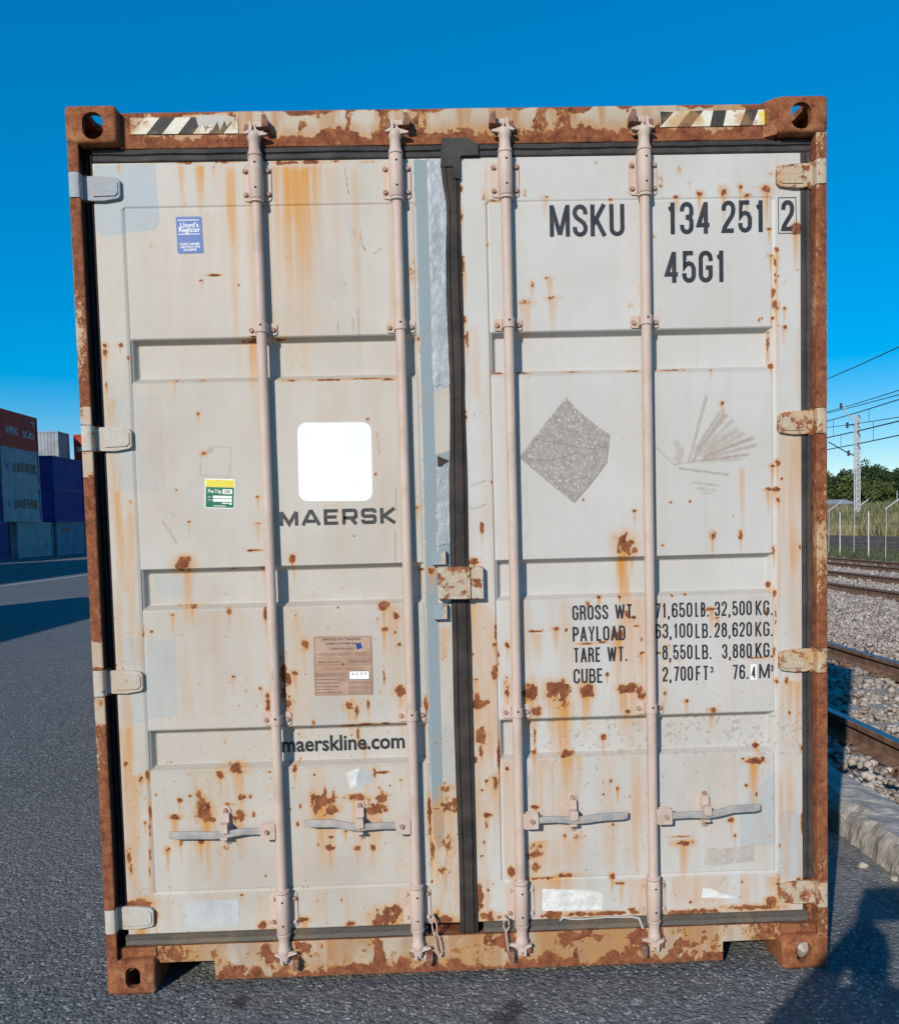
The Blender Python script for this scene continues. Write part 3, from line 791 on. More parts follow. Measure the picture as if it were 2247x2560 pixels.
def wear_right(X, Z):
    w = Wear(X, Z, 23)
    for b in RUST_R: w.blob(*b)
    for (x, z), L, wd, s in (((0.551, 1.436), 0.34, 0.026, 0.80), ((0.552, 1.362), 0.40, 0.03, 0.40), ((0.847, 1.48), 0.07, 0.010, 0.4), ((0.941, 1.478), 0.08, 0.010, 0.4),
                             ((0.947, 1.708), 0.25, 0.014, 0.42), ((0.555, 1.225), 0.55, 0.04, 0.50), ((0.525, 1.152), 0.28, 0.03, 0.50),
                             ((1.129, 2.477), 0.09, 0.014, 0.55), ((1.135, 1.813), 0.45, 0.014, 0.55), ((1.116, 1.813), 0.9, 0.035, 0.35), ((1.084, 1.684), 0.5, 0.03, 0.30),
                             ((1.064, 2.412), 0.5, 0.016, 0.45), ((1.105, 0.987), 0.22, 0.018, 0.65), ((1.079, 0.988), 0.3, 0.014, 0.45), ((1.128, 0.987), 0.35, 0.02, 0.5),
                             ((0.336, 0.946), 0.36, 0.034, 0.80), ((0.416, 0.963), 0.12, 0.022, 0.6), ((0.342, 0.753), 0.20, 0.034, 0.75), ((0.377, 0.751), 0.14, 0.016, 0.4),
                             ((0.98, 0.706), 0.06, 0.022, 0.5), ((0.734, 0.432), 0.07, 0.020, 0.55), ((0.353, 0.472), 0.20, 0.05, 0.4), ((0.567, 0.965), 0.18, 0.03, 0.5),
                             ((0.052, 1.286), 0.42, 0.034, 0.60), ((0.053, 0.939), 0.40, 0.03, 0.55), ((0.051, 0.617), 0.34, 0.03, 0.45), ((0.093, 0.697), 0.3, 0.026, 0.5),
                             ((0.275, 0.341), 0.14, 0.12, 0.60), ((0.243, 0.465), 0.20, 0.04, 0.6), ((0.249, 1.17), 0.12, 0.02, 0.5), ((0.312, 1.174), 0.10, 0.014, 0.5),
                             ((1.047, 0.309), 0.10, 0.03, 0.5), ((0.032, 2.365), 0.12, 0.012, 0.6), ((0.039, 2.148), 0.12, 0.010, 0.6)):
        w.streak(x, z, L, wd, s)
    w.patch([(0.927, 0.544), (1.055, 0.677), (1.056, 0.421), (1.027, 0.412), (0.93, 0.419)], 0.56)
    w.patch([(1.064, 0.539), (1.116, 0.541), (1.146, 0.516), (1.145, 0.299), (1.086, 0.291), (1.063, 0.295)], 0.58)
    w.patch([(0.764, 0.742), (1.052, 0.729), (1.051, 0.559), (0.898, 0.578), (0.762, 0.608)], 0.47)
    w.patch([(0.659, 0.677), (0.705, 0.702), (0.769, 0.634), (0.761, 0.477), (0.664, 0.507)], 0.47)
    w.patch([(0.553, 0.465), (0.613, 0.613), (0.61, 0.338), (0.564, 0.34)], 0.45)
    w.patch([(0.214, 0.768), (0.34, 0.764), (0.395, 0.605), (0.222, 0.576)], 0.42)
    # residue of two peeled diamond placards
    hub = np.array((0.769, 1.731))
    for e, wd, s in (((0.83, 1.948), 0.010, 0.42), ((0.859, 1.874), 0.010, 0.46), ((0.875, 1.894), 0.012, 0.40), ((0.895, 1.887), 0.016, 0.50), ((0.918, 1.867), 0.012, 0.34), ((0.935, 1.837), 0.018, 0.40),
                     ((0.958, 1.823), 0.014, 0.34), ((0.988, 1.807), 0.012, 0.55), ((1, 1.783), 0.012, 0.42), ((0.971, 1.751), 0.010, 0.52), ((0.952, 1.736), 0.008, 0.34), ((0.841, 1.835), 0.010, 0.30), ((0.888, 1.821), 0.012, 0.36)):
        st = hub + (np.array(e) - hub) * 0.22
        w.line(tuple(st), e, wd * 0.62, min(1.0, s * 1.7))
    for e, wd, s in (((0.729, 1.805), 0.012, 0.30), ((0.747, 1.78), 0.010, 0.34), ((0.723, 1.752), 0.010, 0.36)): w.line((0.739, 1.728), e, wd, s * 1.5)
    w.line((0.795, 1.644), (0.857, 1.634), 0.006, 0.45); w.line((0.811, 1.629), (0.843, 1.625), 0.004, 0.5)
    for a, b, wd, s in (((0.829, 1.95), (0.805, 1.856), 0.005, 0.7), ((0.805, 1.856), (0.769, 1.734), 0.004, 0.8), ((0.861, 1.857), (0.782, 1.733), 0.005, 0.8),
                        ((0.985, 1.807), (0.834, 1.747), 0.004, 0.85), ((0.963, 1.749), (0.784, 1.732), 0.004, 0.7), ((0.784, 1.732), (0.718, 1.723), 0.0034, 0.8),
                        ((0.659, 1.784), (0.723, 1.72), 0.0026, 0.75), ((0.734, 1.711), (0.903, 1.685), 0.004, 0.95), ((0.779, 1.663), (0.869, 1.65), 0.0032, 0.8),
                        ((0.889, 1.904), (0.875, 1.867), 0.005, 0.6)):
        w.line(a, b, wd, s)
    # scraped label, scratches
    m = w.inside([(0.816, 0.419), (0.864, 0.411), (0.982, 0.423), (0.981, 0.361), (0.851, 0.352), (0.805, 0.36)]); w.A[m] = np.maximum(w.A[m], 0.75 * w.n[m] + 0.1)
    for a, b in (((0.884, 0.407), (0.89, 0.364)), ((0.857, 0.286), (0.88, 0.312)), ((0.035, 1.668), (0.093, 1.687)), ((0.031, 1.606), (0.046, 1.592)), ((0.046, 1.592), (0.091, 1.609)),
                 ((1.084, 1.146), (1.095, 1.146)), ((0.059, 1.912), (0.056, 1.897)), ((0.079, 1.911), (0.077, 1.906)), ((0.213, 0.693), (0.211, 0.646)), ((0.291, 0.731), (0.291, 0.649))):
        w.line(a, b, 0.003, 0.8)
    w.soft(0.03, 0.114, 0.2, 1.30, 0.80, 401); w.soft(0.03, 0.114, 1.30, 2.2, 0.30, 402); w.soft(1.057, 1.145, 0.2, 2.2, 0.62, 403); w.soft(1.09, 1.145, 0.75, 1.85, 0.6, 404)
    w.soft(0.12, 0.60, 0.33, 0.75, 0.55, 405, 0.08, 20); w.soft(0.12, 0.62, 0.885, 1.29, 0.45, 407, 0.08, 20); w.soft(0.62, 1.05, 0.33, 0.75, 0.22, 409, 0.08, 20); w.soft(0.12, 1.05, 0.19, 0.325, 0.50, 411)
    w.soft(0.63, 1.05, 0.885, 1.29, 0.20, 413, 0.08, 22)
    # grime specks in the lower recess and dirt on ledges
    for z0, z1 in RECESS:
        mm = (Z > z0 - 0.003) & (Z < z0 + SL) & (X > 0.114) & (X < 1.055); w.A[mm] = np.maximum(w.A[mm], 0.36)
    sp = sstep(0.66, 0.75, fbm(X, Z, 95, 2, 51)) * ((Z > 0.735) & (Z < 0.885) & (X > 0.2))
    w.A = np.maximum(w.A, 0.75 * sp)
    w.A = np.maximum(w.A, 0.14 * sstep(0.55, 0.75, fbm(X, Z * 0.5, 5, 3, 41)) * (Z < 1.3))
    fr = fbm(X, Z, 85, 2, 97)
    w.R = np.maximum(w.R, sstep(0.74, 0.83, fr) * (0.18 + 0.34 * (Z < 1.2) * fbm(X, Z, 4, 2, 18)))
    return w.out()


def door(name, x0, x1, xa, xb, wear, label, mat='door'):
    xs, zs = door_lines(x0, x1, xa, xb)
    o = link(name, wear_mesh(name, xs, zs, door_depth(xa, xb), YD, wear, skirt=0.055), M[mat], BOX)
    o['label'] = label
    return o


DL = door('door', -1.153, -0.022, -1.060, -0.122, wear_left, 'left container door stained with orange rust run-off')
DR = door('door', 0.024, 1.147, 0.114, 1.055, wear_right, 'right container door with weights printed on it', 'door_right')


# ---- frame: header, sill, posts
def wear_header(X, Z):
    w = Wear(X, Z, 31)
    u = (Z - 2.771) / 0.117
    w.R = np.maximum(w.R, sstep(0.58, 0.14, u + (w.nb - 0.5) * 0.50 + (w.n - 0.5) * 0.30))
    w.R = np.maximum(w.R, sstep(0.86, 1.02, u + (fbm(X, Z * 0.2, 14, 3, 3) - 0.5) * 0.45) * 0.9)
    w.R = np.maximum(w.R, sstep(-0.93, -1.0, X) * 0.75); w.R = np.maximum(w.R, sstep(0.90, 1.0, X) * 0.9)
    w.G = np.maximum(w.G, 0.90 * sstep(0.42, 0.66, fbm(X, Z * 0.12, 20, 3, 61)))
    w.R = np.maximum(w.R, 0.62 * sstep(0.56, 0.70, fbm(X, Z * 0.5, 24, 4, 65)))
    w.G = np.maximum(w.G, 0.75 * sstep(0.85, 0.40, u + (w.nb - 0.5) * 0.4))
    for i in range(26):
        x = -1.0 + 2.0 * _h(np.array(i * 1.0), np.array(3.0), 5.0); w.streak(float(x), 2.888, 0.04 + 0.06 * float(_h(np.array(i * 2.0), np.array(1.0), 2.0)), 0.006, 0.7)
    return w.out()


xs, zs = lines(-1.060, 1.060, 0.005, []), lines(2.7735, 2.888, 0.0036, [])
hd = link('header_beam', wear_mesh('header_beam', xs, zs, lambda X, Z: 0.004 * sstep(2.884, 2.888, Z) + (fbm(X, Z, 9, 2, 4) - 0.5) * 0.003, 0.040, wear_header, skirt=0.09), M['frame'], BOX)
hd['label'] = 'rust streaked header beam above the doors'


def wear_sill(X, Z):
    w = Wear(X, Z, 37)
    u = (Z - 0.028) / 0.122
    w.R = np.maximum(w.R, 0.85 * sstep(0.55, 0.05, u + (w.nb - 0.5) * 0.9))
    w.R = np.maximum(w.R, 0.75 * sstep(0.56, 0.68, fbm(X, Z, 16, 4, 12)))
    w.R = np.maximum(w.R, 0.45 * sstep(0.50, 0.62, fbm(X, Z, 30, 4, 19)))
    a = (X > 0.235) & (X < 0.60)
    w.A[a] = 0.95; w.R = np.maximum(w.R, np.where(a, 0.30, 0))
    w.G = np.maximum(w.G, 0.80 * sstep(0.36, 0.62, fbm(X, Z * 0.25, 16, 3, 71)))
    w.A = np.maximum(w.A, 0.45 * sstep(0.40, 0.65, fbm(X, Z * 0.5, 11, 4, 73)))
    w.G = np.maximum(w.G, 0.8 * sstep(0.12, 0.05, np.abs(X + 0.06)) * sstep(0.35, 0.6, w.nv))
    w.R = np.maximum(w.R, 0.6 * sstep(0.85, 1.0, np.abs(X)))
    return w.out()


xs, zs = lines(-1.060, 1.060, 0.005, [-0.866, 0.863]), lines(0.028, 0.151, 0.0040, [0.094])
sl = link('sill_beam', wear_mesh('sill_beam', xs, zs, lambda X, Z: (fbm(X, Z, 9, 2, 14) - 0.5) * 0.004, 0.030, wear_sill,
                                 keep=lambda x, z: ~((z < 0.094) & ((x < -0.866) | (x > 0.863))), skirt=0), M['frame'], BOX)
sl['label'] = 'rust patched sill beam with cut-outs beside the corner castings'
b = MB().box(-1.06, 1.06, 0.0325, 0.16, 0.0955, 0.150).box(-0.8655, 0.8625, 0.0325, 0.16, 0.0285, 0.0955)
b.build('sill_backing', M['rust'], sl)


HZ_L = ((2.610, 2.690), (1.810, 1.892), (1.009, 1.095), (0.211, 0.291))
HZ_R = ((2.615, 2.696), (1.812, 1.895), (1.016, 1.098), (0.213, 0.298))


def wear_post(side):
    def f(X, Z):
        w = Wear(X, Z, 41 + side)
        w.R[:] = 0.80
        w.R += (fbm(X * 3, Z * 0.12, 30, 4, 5 + side) - 0.5) * 1.3
        if side < 0:
            for z0, z1 in ((1.95, 1.894), (1.81, 1.725), (1.19, 1.098), (1.006, 0.91)):
                m = (Z < z0 + (w.nb - 0.5) * 0.03) & (Z > z1 + (w.nb - 0.5) * 0.03); w.R[m] = 0.10 + 0.35 * (w.nb[m] > 0.6); w.G[m] = 0.25
        else:
            w.G[:] = 0.3
            m = (Z < 0.40); w.R[m] = 0.66
        return w.out()
    return f


def post(side, hz, label):
    s = side
    root = None
    cuts = [2.779] + [v for z0, z1 in hz for v in (z1 + 0.002, z0 - 0.002)] + [0.117]
    prof = [(1.2165, 0.150), (1.2165, 0.010), (1.2150, 0.0045), (1.211, 0.003), (1.184, 0.003), (1.1805, 0.0055), (1.180, 0.012), (1.180, 0.058), (1.168, 0.060), (1.168, 0.150)]
    V, Q4, W = [], [], []
    for k in range(0, len(cuts), 2):
        zt, zb = cuts[k], cuts[k + 1]
        zz = np.linspace(zb, zt, max(2, int((zt - zb) / 0.006)))
        n0 = len(V)
        for z in zz:
            for x, y in prof: V.append((s * x, y, z))
        m = len(prof)
        for i in range(len(zz) - 1):
            for j in range(m - 1):
                q = (n0 + i * m + j, n0 + i * m + j + 1, n0 + (i + 1) * m + j + 1, n0 + (i + 1) * m + j)
                Q4.append(q if s > 0 else q[::-1])
        c0 = tuple(n0 + j for j in range(m)); c1 = tuple(n0 + (len(zz) - 1) * m + j for j in range(m))
        Q4 += [c0, c1[::-1]]
    me = bpy.data.meshes.new('corner_post')
    me.from_pydata(V, [], Q4)
    A = np.array(V)
    ca = me.color_attributes.new('wear', 'FLOAT_COLOR', 'POINT')
    # wear is laid out on the unrolled profile
    ca.data.foreach_set('color', wear_post(s)(A[:, 0] + A[:, 1] * 1.7, A[:, 2]).astype(np.float32).ravel())
    me.materials.append(M['frame']); me.materials.append(M['shade_black'])
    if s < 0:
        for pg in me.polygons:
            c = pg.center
            if abs(c.x) < 1.1812 and c.y > 0.006: pg.material_index = 1  # inner return coloured near black to stand for shade in the gap
    o = link('corner_post', me, None, BOX)
    o['label'] = label
    for z0, z1 in hz: MB().box(s * 1.2150, s * 1.169, 0.034, 0.148, z0 - 0.0025, z1 + 0.0025).build('hinge_pocket', M['rust_dark'], o)
    return o


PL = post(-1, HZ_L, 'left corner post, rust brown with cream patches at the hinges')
PR = post(1, HZ_R, 'right corner post, rust brown')


# ---- corner castings
def rrect(cx, cz, w, h, r, n=6):
    out = []
    for sx, sz, a in ((1, -1, -90), (1, 1, 0), (-1, 1, 90), (-1, -1, 180)):
        for i in range(n + 1):
            t = math.radians(a + 90 * i / n)
            out.append((cx + sx * (w / 2 - r) + r * math.cos(t), cz + sz * (h / 2 - r) + r * math.sin(t)))
    return out


def casting_mesh(hw, hh, hx, hz):
    body = MB().box(0, 0.162, 0, 0.178, 0, 0.118).build('casting_body', M['rust'], None)
    bv = body.modifiers.new('b', 'BEVEL'); bv.width = 0.014; bv.segments = 3; bv.limit_method = 'ANGLE'
    cuts = [MB().box(0.020, 0.142, 0.026, 0.153, 0.020, 0.096), MB().prism(rrect(hx, hz, hw, hh, min(hw, hh) * 0.47), -0.05, 0.06)]
    sd = MB().prism(rrect(0.089, 0.056, 0.079, 0.052, 0.024), -0.05, 0.06)
    sd.v = [(y, x, z) for x, y, z in sd.v]; sd.f = [q[::-1] for q in sd.f]; cuts.append(sd)
    tp = MB().prism(rrect(0.089, 0.089, 0.064, 0.124, 0.03), 0.08, 0.2)
    tp.v = [(x, z, y) for x, y, z in tp.v]; tp.f = [q[::-1] for q in tp.f]; cuts.append(tp)
    tmp = []
    for c in cuts:
        k = c.build('cutter', None); tmp.append(k)
        bo = body.modifiers.new('c', 'BOOLEAN'); bo.operation = 'DIFFERENCE'; bo.object = k; bo.solver = 'EXACT'
    dg = bpy.context.evaluated_depsgraph_get()
    me = bpy.data.meshes.new_from_object(body.evaluated_get(dg))
    me.polygons.foreach_set('use_smooth', [True] * len(me.polygons)); me.set_sharp_from_angle(angle=math.radians(35))
    for k in tmp + [body]: bpy.data.objects.remove(k)
    return me


ct, cb = casting_mesh(0.066, 0.084, 0.088, 0.053), casting_mesh(0.050, 0.072, 0.088, 0.058)
for s in (-1, 1):
    for zb, me in ((2.778, ct), (0.0, cb)):
        for rear in (0, 1):
            o = link('corner_casting', me, None, BOX)
            top = zb > 1
            o.data.materials.clear(); o.data.materials.append(M['rust'] if top else M['rust_pale'])
            o.scale = (-s, -1 if rear else 1, 1 if top else -1)
            o.location = (s * 1.219, 12.192 if rear else 0.0, zb if top else 0.118)
# gussets between the header and the upper castings
for s in (1,):
    g = MB()
    p = [(s * 1.0565, 2.779), (s * 1.0565, 2.895), (s * 1.02, 2.8885), (s * 1.0, 2.886), (s * 1.0, 2.779)]
    vs = [(p[0][0], 0.012, p[0][1]), (p[1][0], 0.012, p[1][1]), (p[2][0], 0.0395, p[2][1]), (p[2][0], 0.0395, p[0][1])] if s > 0 else \
         [(p[0][0], 0.036, p[0][1]), (p[1][0], 0.036, p[1][1]), (p[2][0], 0.0395, p[2][1]), (p[2][0], 0.0395, p[0][1])]
    n = [(x, 0.12, z) for x, y, z in vs]
    f = [(0, 1, 2, 3), (1, 5, 6, 2), (0, 4, 5, 1), (3, 2, 6, 7), (0, 3, 7, 4)]
    g.add(vs + n, [q if s < 0 else q[::-1] for q in f])
    g.build('casting_gusset', M['rust'], BOX)
g = MB().prism([(1.0575, 0.1185), (1.0575, 0.150), (1.19, 0.150), (1.19, 0.1185)], 0.020, 0.12)
g.build('lower_gusset', M['rust_pale'], BOX, bevel=0.003)
g = MB().prism([(-1.0565, 0.118), (-1.0565, 0.150), (-1.19, 0.150), (-1.19, 0.1185)], 0.024, 0.12)
g.build('lower_gusset', M['rust_pale'], BOX, bevel=0.003)

# ---- body behind the doors
def corrugated(n, pitch, depth, axis_len):
    pts = []
    for i in range(n):
        a = i * pitch
        pts += [(a, 0), (a + pitch * 0.25, 0), (a + pitch * 0.5, depth), (a + pitch * 0.75, depth)]
    pts.append((n * pitch, 0))
    return [(min(x, axis_len), d) for x, d in pts]


for s in (-1, 1):
    m = MB(); pr = corrugated(42, 0.2835, 0.036, 11.9)
    vs = [(s * (1.2150 - d), 0.150 + x, z) for x, d in pr for z in (0.16, 2.80)]
    m.add(vs, [(2 * i, 2 * i + 2, 2 * i + 3, 2 * i + 1) if s > 0 else (2 * i, 2 * i + 1, 2 * i + 3, 2 * i + 2) for i in range(len(pr) - 1)])
    m.box(s * 1.216, s * 1.12, 0.18, 12.01, 0.02, 0.158).box(s * 1.216, s * 1.15, 0.18, 12.01, 2.80, 2.878)
    m.build('side_wall', M['frame'], BOX)
m = MB().box(-1.14, 1.14, 0.15, 12.05, 2.862, 2.872); m.build('roof', M['frame'], BOX)
m = MB().box(-1.11, 1.11, 0.165, 12.05, 0.10, 0.15); m.build('floor', M['frame'], BOX)
m = MB().box(-1.16, 1.16, 12.06, 12.18, 0.02, 2.878); m.build('front_wall', M['frame'], BOX)
m = MB().box(-1.1675, 1.1675, 0.112, 0.140, 0.151, 2.772); m.build('dark_backing', M['dark'], BOX)  # added black sheet, stands in for the darkness behind the doors

# ---- gaskets
def strip(x0, x1, z0, z1, y0, mat, par, lip='z', name='gasket', seed=1):
    """rubber profile with a raised lip and a slightly wavy edge"""
    horiz = (x1 - x0) > (z1 - z0)
    n = max(6, int((x1 - x0 if horiz else z1 - z0) / 0.05))
    a0, a1, c0, c1 = (x0, x1, z0, z1) if horiz else (z0, z1, x0, x1)
    prof = [(0.0, 0.06), (0.0, 0.003), (0.10, 0.0), (0.40, 0.0015), (0.52, 0.006), (0.62, 0.0), (0.92, -0.002), (1.0, 0.003), (1.0, 0.06)]
    r = random.Random(seed); V = []
    for i in range(n + 1):
        a = a0 + (a1 - a0) * i / n
        wv = r.uniform(-0.0015, 0.0015)
        for u, d in prof:
            c = c0 + (c1 - c0) * u + (wv if 0 < u < 1 else wv * 0.6); y = y0 + d
            V.append((a, y, c) if horiz else (c, y, a))
    k = len(prof); F = []
    for i in range(n):
        for j in range(k - 1):
            q = (i * k + j, i * k + j + 1, (i + 1) * k + j + 1, (i + 1) * k + j)
            F.append(q[::-1] if horiz else q)
    mb = MB().add(V, F)
    return mb.build(name, mat, par, smooth=40)


strip(-1.150, -0.030, 2.7335, 2.7735, 0.041, M['rubber'], DL, seed=2)
strip(0.020, 1.178, 2.7335, 2.7735, 0.041, M['rubber'], DR, seed=3)
strip(-1.178, -1.1535, 0.20, 2.77, 0.048, M['shade_black'], DL, seed=4)  # left gasket takes the same painted-in shade as the post return
strip(1.1485, 1.1795, 0.30, 2.7325, 0.041, M['rubber'], DR, seed=5)
strip(-1.16, -0.145, 0.1525, 0.1865, 0.033, M['rubber_dusty'], DL, seed=6)
strip(0.045, 1.16, 0.1525, 0.1865, 0.033, M['rubber_dusty'], DR, seed=7)
# centre gasket, tapered and twisted, overlapping the left door
L = [(-0.031, 2.730), (-0.034, 2.706), (-0.027, 2.640), (-0.018, 2.58), (-0.024, 2.43), (-0.026, 2.279), (-0.022, 2.03), (-0.022, 1.967), (-0.030, 1.7), (-0.035, 1.451),
     (-0.036, 1.30), (-0.035, 1.19), (-0.038, 0.909), (-0.036, 0.65), (-0.033, 0.448), (-0.034, 0.30), (-0.035, 0.153)]
V, F = [], []
r = random.Random(5)
for i, (x, z) in enumerate(L):
    xr = 0.0275 + r.uniform(-0.002, 0.001)
    w = xr - x
    for u, d in ((0, 0.05), (0, 0.010), (0.06, 0.004), (0.22, 0.000), (0.30, 0.005), (0.55, 0.003), (0.78, 0.004), (0.82, 0.010), (0.86, 0.004), (1.0, 0.007), (1.0, 0.05)):
        V.append((x + w * u + r.uniform(-0.001, 0.001), 0.033 + d, z))
k = 11
for i in range(len(L) - 1):
    for j in range(k - 1):
        a = i * k + j
        F.append((a, a + k, a + k + 1, a + 1)[::-1])
g = MB().add(V, [q[::-1] for q in F]).build('centre_gasket', M['rubber_brown'], DR, smooth=40)
g['label'] = 'dark rubber strip covering the gap between the doors'
fl = [(-0.028, 2.791), (0.06, 2.79), (0.082, 2.772), (0.090, 2.772), (0.090, 2.7345), (0.036, 2.7345), (0.0285, 2.728), (0.0285, 2.66), (0.006, 2.664), (0.006, 2.700), (-0.034, 2.700), (-0.033, 2.74)]
MB().prism(fl, 0.0315, 0.0365).build('gasket_flap', M['rubber'], DR, bevel=0.001)

# ---- lock rods
def bolt_mesh(r, h, mat, name='bolt'):
    m = MB().lathe([(r * 1.25, 0.0), (r * 1.25, -0.0016), (r, -0.0016), (r, -h), (r * 0.86, -h - 0.001)], (0, 0, 0), 'y', 6 if name == 'bolt' else 12)
    me = m.mesh(name); me.materials.append(mat); return me


BOLT, BOLT_PALE = bolt_mesh(0.0074, 0.0065, M['bolt']), bolt_mesh(0.0072, 0.0065, M['rod'])
RB = random.Random(3)


def bolt(x, y, z, par, pale=False):
    o = link('bolt', BOLT_PALE if pale else BOLT, None, par)
    o.location = (x, y, z); o.rotation_euler = (0, RB.uniform(0, 1), 0)
    return o


def rplate(x0, x1, z0, z1, r):
    return rrect((x0 + x1) / 2, (z0 + z1) / 2, x1 - x0, z1 - z0, r, 4)


def hole(par, x, y, z, r=0.0036):
    m = MB().lathe([(r, 0.0), (r, 0.004)], (x, y, z), 'y', 10)
    m.build('hole', M['hole'], par)


def lock_rod(xc, s, hz, label):
    """s = -1: handle to the left and cam arm to the right; +1 mirrored"""
    yr = 0.020
    m = MB()
    m.lathe([(0.0165, 0.095), (0.0165, 2.80)], (xc, yr, 0), 'z', 24)
    for z0, f in ((2.744, 1), (0.178, -1)):
        m.lathe([(0.0236, z0 - f * 0.008), (0.0240, z0 - f * 0.004), (0.0225, z0), (0.0185, z0 + f * 0.012), (0.0180, z0 + f * 0.038), (0.0218, z0 + f * 0.045), (0.0215, z0 + f * 0.058), (0.0180, z0 + f * 0.066)][::f],
                (xc, yr, 0), 'z', 24)
    m.lathe([(0.0175, 2.588), (0.0235, 2.591), (0.0238, 2.598), (0.021, 2.600)], (xc, yr, 0), 'z', 24)
    m.lathe([(0.021, 0.3235), (0.0238, 0.326), (0.0235, 0.334), (0.0175, 0.337)], (xc, yr, 0), 'z', 24)
    rod = m.build('lock_rod', M['rod'], BOX, smooth=40)
    rod['label'] = label
    # sleeves at the ends
    for z0, z1, s0, s1 in ((2.603, 2.717, 2.602, 2.7345), (0.196, 0.316, 0.1875, 0.322)):
        p = MB().prism(rplate(xc - 0.046, xc + 0.046, z0, z1, 0.012), 0.0405, 0.0446)
        p.lathe([(0.0214, s0), (0.0226, s0 + 0.002), (0.0226, s1 - 0.002), (0.0214, s1)], (xc, yr, 0), 'z', 24)
        p.box(xc - 0.0222, xc + 0.0222, yr, 0.0408, s0 + 0.001, s1 - 0.001)
        pl = p.build('rod_bracket', M['rod'], rod, smooth=40)
        for dx in (-0.0365, 0.0365):
            for z in (z0 + 0.020, z1 - 0.020): bolt(xc + dx, 0.0406, z, rod, pale=(z0 < 1 and RB.random() < 0.6))
        for z in (s0 + 0.030, s1 - 0.024): hole(rod, xc + 0.002, yr - 0.0229, z)
    # guide clamps
    for z0, z1 in ((2.174, 2.215), (0.887, 0.934)):
        zc = (z0 + z1) / 2
        p = MB().prism(rplate(xc - 0.047, xc + 0.047, z0 + 0.001, z1 - 0.001, 0.008), 0.0425, 0.0471)
        arc = [(-0.030, 0.0425), (-0.0225, 0.0415), (-0.0205, 0.034), (-0.0203, 0.020)] + [(0.0203 * math.cos(t), 0.020 - 0.0203 * math.sin(t)) for t in np.linspace(math.pi * 0.93, math.pi * 0.07, 9)] + [(0.0203, 0.020), (0.0205, 0.034), (0.0225, 0.0415), (0.030, 0.0425)]
        inn = [(x * 0.83, y + 0.003) for x, y in arc]
        n = len(arc); V = []
        for z in (zc - 0.015, zc + 0.015):
            V += [(xc + x, y, z) for x, y in arc]; 
        V += [(xc + x, y, zc - 0.015) for x, y in inn] + [(xc + x, y, zc + 0.015) for x, y in inn]
        F = []
        for i in range(n - 1):
            F += [(i, i + 1, n + i + 1, n + i), (i, 2 * n + i, 2 * n + i + 1, i + 1), (n + i, n + i + 1, 3 * n + i + 1, 3 * n + i)]
        p.add(V, F)
        p.build('guide_clamp', M['rod'], rod, smooth=50)
        for dx in (-0.036, 0.036): bolt(xc + dx, 0.0427, zc - 0.003, rod)
        hole(rod, xc + 0.001, yr - 0.0207, zc + 0.006)
    # cams and keepers, top and bottom
    for zb, f in ((2.803, 1), (0.117, -1)):
        A = lambda pts: [(xc - s * x / 1000, zb + f * z / 1000) for x, z in pts]
        c = MB()
        c.prism(A([(3, -10), (42, -5), (44, 0), (14, 9), (9, 14), (8, 31), (2, 31), (2, -6)]), 0.006, 0.020)
        c.prism(A([(-31, -3), (-31, 2), (-14, 11), (-12, 35), (-3, 37), (-3, 10), (-14, -2)]), 0.002, 0.018)
        c.prism(A([(-13, -9), (13, -9), (11, 4), (-9, 5)]), 0.004, 0.034)
        c.build('cam', M['rod'], rod, bevel=0.0012)
        k = MB().prism(A([(-14, 28), (26, 28), (26, 44), (-14, 44)]), 0.026, 0.0395)
        k.build('keeper_plate', M['rod'], rod, bevel=0.001)
        k = MB().prism(A([(27, 15), (50, 17), (49, 38), (41, 56), (29, 56)]), -0.002, 0.0395)
        k.build('keeper', M['cam'], rod, bevel=0.003)
        k = MB().prism(A([(-31, 10), (-16, 12), (-14, 29), (-29, 31)]), 0.010, 0.0395)
        k.build('keeper', M['cam'], rod, bevel=0.003)
    # handle, hub and retainer
    hx0, hx1 = xc + s * 0.014, xc + s * 0.063
    hb = MB().prism(rplate(min(hx0, hx1), max(hx0, hx1), hz - 0.027, hz + 0.027, 0.005), 0.004, 0.008)
    hb.prism(rplate(min(hx0, hx1), max(hx0, hx1), hz - 0.027, hz + 0.027, 0.005), 0.026, 0.030)
    hb.box(xc + s * 0.012, xc + s * 0.020, 0.008, 0.026, hz - 0.025, hz + 0.025)
    hb.build('handle_hub', M['rod'], rod, smooth=40, bevel=0.0008)
    bolt(xc + s * 0.042, 0.0035, hz, rod)
    tilt = {-0.628: -0.004, -0.178: 0.018, 0.174: 0.006, 0.625: 0.018}[xc]
    path = [(0.030, 0.000), (0.12, 0.002), (0.185, -0.006 + tilt * 0.3), (0.225, -0.006 + tilt * 0.6), (0.27, -0.002 + tilt), (0.345, tilt), (0.366, tilt + 0.001)]
    hh = [0.0105, 0.0105, 0.0115, 0.012, 0.0125, 0.0125, 0.011]
    V, F = [], []
    for (d, z), h in zip(path, hh):
        x = xc + s * d
        e = 0.006 if d > 0.36 else 0.0
        V += [(x, 0.010 + e, hz + z - h), (x, 0.0085 + e, hz + z), (x, 0.010 + e, hz + z + h), (x, 0.020, hz + z + h), (x, 0.020, hz + z - h)]
    for i in range(len(path) - 1):
        for j in range(5):
            q = (i * 5 + j, i * 5 + (j + 1) % 5, (i + 1) * 5 + (j + 1) % 5, (i + 1) * 5 + j)
            F.append(q if s < 0 else q[::-1])
    F += [(0, 1, 2, 3, 4), tuple(range(len(V) - 1, len(V) - 6, -1))]
    MB().add(V, F).build('handle', M['handle'], rod, smooth=30, bevel=0.001)
    bx = xc + s * 0.183
